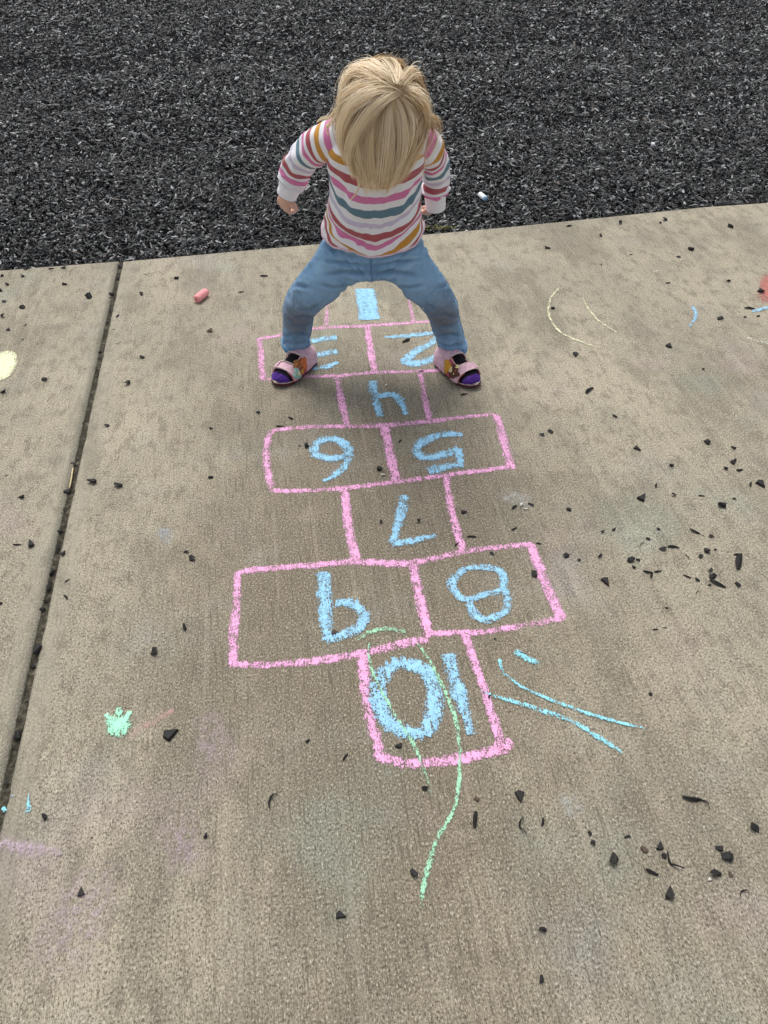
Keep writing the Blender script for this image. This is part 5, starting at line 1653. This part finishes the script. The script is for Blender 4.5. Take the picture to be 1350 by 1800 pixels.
 (953, 1634, 17, 'c', -20, 'speckled black chip low at the right of the middle'),
 (952, 1722, 19, 'f', 80, 'lowest upright chip near the bottom of the picture'),
]
for c_ in CHIPS: chip(*c_)
# debris lying in the joint
for (px, py, s, k, a, lb) in [
    (211, 471, 12, 'c', 60, 'chip wedged in the joint right at the mulch'), (208, 489, 11, 's', 75, 'sliver in the top of the joint'),
    (197, 519, 13, 'c', 30, 'chip in the joint beside the curly chip'), (195, 548, 13, 'k', 70, 'strand in the joint below the topmost chips'),
    (189, 568, 8, 'c', 0, 'crumb in the joint left of the twig strand'), (201, 582, 10, 'c', 0, 'round chip on the right lip of the joint'),
    (175, 620, 13, 'f', 20, 'flake bridging the joint at yellow patch height'), (172, 648, 8, 'c', 0, 'reddish crumb in the joint under the flake'),
    (146, 745, 9, 'c', 0, 'crumb in the joint left of the hard by chip'), (128, 818, 14, 'c', 10, 'brownish chip in the joint above the straw'),
    (119, 866, 16, 'c', 60, 'chip in the joint just below the straw'), (112, 900, 17, 'k', 50, 'pale tangled strand in the joint'),
    (107, 935, 15, 'c', 40, 'chip in the joint near the dusty leaning one'), (102, 965, 16, 's', 70, 'long sliver in the joint beside the dusty chip'),
    (91, 1008, 17, 'c', 40, 'round chip in the joint level with the number 9 top line'), (87, 1030, 21, 's', 75, 'oblong piece in the joint by the two slivers'),
    (80, 1057, 16, 's', 10, 'strip lying across the joint'), (75, 1074, 19, 'c', 40, 'big lump in the joint under the crossing strip'),
    (67, 1145, 26, 'c', 70, 'grey rounded lump in the joint left of the tall chip'), (59, 1172, 16, 'f', 20, 'mossy flake in the joint below the grey lump'),
    (31, 1293, 24, 'c', 80, 'large black lump in the joint left of the mint crown'), (12, 1377, 16, 'f', 60, 'leafy scrap in the joint at the left picture edge')]:
    chip(px, py, s * 0.85, k, a, lb, group='rubber bits caught in the joint', zb=-0.0045)
# whitish broken flakes beside two chips
for (px, py, s, lb) in [(917, 889, 11, 'white broken shell flake between two dark chips, left one'), (923, 894, 9, 'white broken shell flake between two dark chips, lower one'),
                        (673, 836, 8, 'pale crumb under the chip between the numbers 6 and 5'), (678, 678, 6, 'tiny white pebble inside box 4'),
                        (832, 1598, 15, 'flat pale grey flake lying flush right of the green line end') if False else (1247, 1546, 9, 'pale fibre scrap beside a black chip at lower right')]:
    chip(px, py, s, 'w', 20, lb, 'pale_flake', 'flake', M_SHELL, 'small pale flakes on the concrete')
# straw in the joint
p0, p1 = G(128, 823, 0.0005), G(122, 858, 0.0005)
M_STRAW = plain('dry_straw', (0.62, 0.52, 0.28), 0.7, 0.15, 200, 0.2)
pp = catmull([p0, p0.lerp(p1, 0.5) + Vector((0.001, 0, 0.001)), p1], 5)
props(mesh('straw', *tube(pp, [0.0016] * len(pp), 8)[:2], M_STRAW), 'dry yellow straw stalk lying in the joint', 'straw')

# ---- chalk sticks
def chalk_stick(name, a, b, r, mat, label, tip=None, hollow=True):
    path = [a.lerp(b, t) for t in (0, 0.02, 0.08, 0.3, 0.5, 0.7, 0.92, 0.98, 1.0)]
    rr = [r * q for q in (0.72, 0.88, 0.97, 1.0, 1.0, 0.98, 0.96, 0.86, 0.66)]
    v_, f_, u_ = tube(path, rr, 20, up=Vector((0, 0, 1)))
    v_ = [p + Vector((mnoise.noise(p * 130), mnoise.noise(p * 130 + Vector((9, 0, 0))), mnoise.noise(p * 130 + Vector((0, 9, 0))))) * r * 0.07 for p in v_]
    o = mesh(name, v_, f_, mat, None)
    d = (b - a).normalized()
    if hollow:
        rim = tube([a - d * 0.0004, a + d * 0.0002], [r * 0.34, r * 0.34], 12, up=Vector((0, 0, 1)))
        kid(mesh('hollow_end', *rim[:2], M_HOLE), o)
    if tip:
        e = tube([b - d * r * 0.8, b - d * r * 0.4, b + d * 0.0006], [r * 1.01, r * 0.98, r * 0.72], 18, up=Vector((0, 0, 1)))
        kid(mesh('tip', *e[:2], tip), o)
    props(o, label, 'chalk stick')
    return o
M_HOLE = plain('worn_chalk_end', (0.62, 0.20, 0.20), 1.0, 0.2, 200, 0.3, 0.05)
M_CSTICK = plain('coral_chalk_stick', (0.86, 0.36, 0.36), 0.95, 0.08, 160, 0.3, 0.08)
M_WSTICK = plain('white_chalk_stick', (0.82, 0.84, 0.85), 0.95, 0.06, 160, 0.3, 0.08)
M_BTIP = plain('blue_chalk_tip', (0.30, 0.55, 0.80), 0.95, 0.1, 160, 0.3, 0.08)
r_ = 0.0125
a_, b_ = G(346, 533, 0), G(364, 519, 0)
chalk_stick('chalk_stick', a_ + Vector((0, 0, r_)), b_ + Vector((0, 0, r_)), r_, M_CSTICK, 'stubby coral pink chalk stick lying left of the child')
q = G(843, 346, -0.008); q2 = G(853, 354, -0.008)
chalk_stick('chalk_stick', q + Vector((0, 0, r_ * 0.8)), q2 + Vector((0, 0, r_ * 0.8)), r_ * 0.82, M_WSTICK, 'white chalk stub with blue end lying on the mulch', M_BTIP, False)
q = G(1144, 257, -0.010); q2 = G(1150, 258, -0.010)
chalk_stick('chalk_stick', q + Vector((0, 0, 0.008)), q2 + Vector((0, 0, 0.008)), 0.009, M_WSTICK, 'tiny white chalk bit far out on the mulch', None, False)

# ---- little weed at the paving edge beside the child
M_LEAF = plain('yellow_green_leaf', (0.13, 0.125, 0.035), 0.7, 0.5, 90, 0.2, 0.3)
wb = G(772, 406, -0.012)
rgw = random.Random(8)
vv, ff = [], []
for k in range(60):
    a = rgw.uniform(0, 6.28); c_ = Vector((wb.x + rgw.gauss(0, 0.030), wb.y + abs(rgw.gauss(0, 0.012)) + 0.012, -0.012))
    ln = rgw.uniform(0.010, 0.024); w_ = ln * 0.22; up_ = rgw.uniform(0.3, 1.0)
    d = Vector((math.cos(a), math.sin(a), up_)).normalized(); sd = Vector((-math.sin(a), math.cos(a), 0))
    b0 = len(vv)
    vv += [c_, c_ + d * ln * 0.5 + sd * w_, c_ + d * ln + Vector((0, 0, -ln * 0.15)), c_ + d * ln * 0.5 - sd * w_]
    ff += [(b0, b0 + 1, b0 + 2), (b0, b0 + 2, b0 + 3)]
weed = empty('weed', (wb.x, wb.y, -0.02)); props(weed, 'small yellow green weed at the paving edge right of the child', 'weed')
mesh('foliage', vv, ff, M_LEAF, weed, smooth=False)
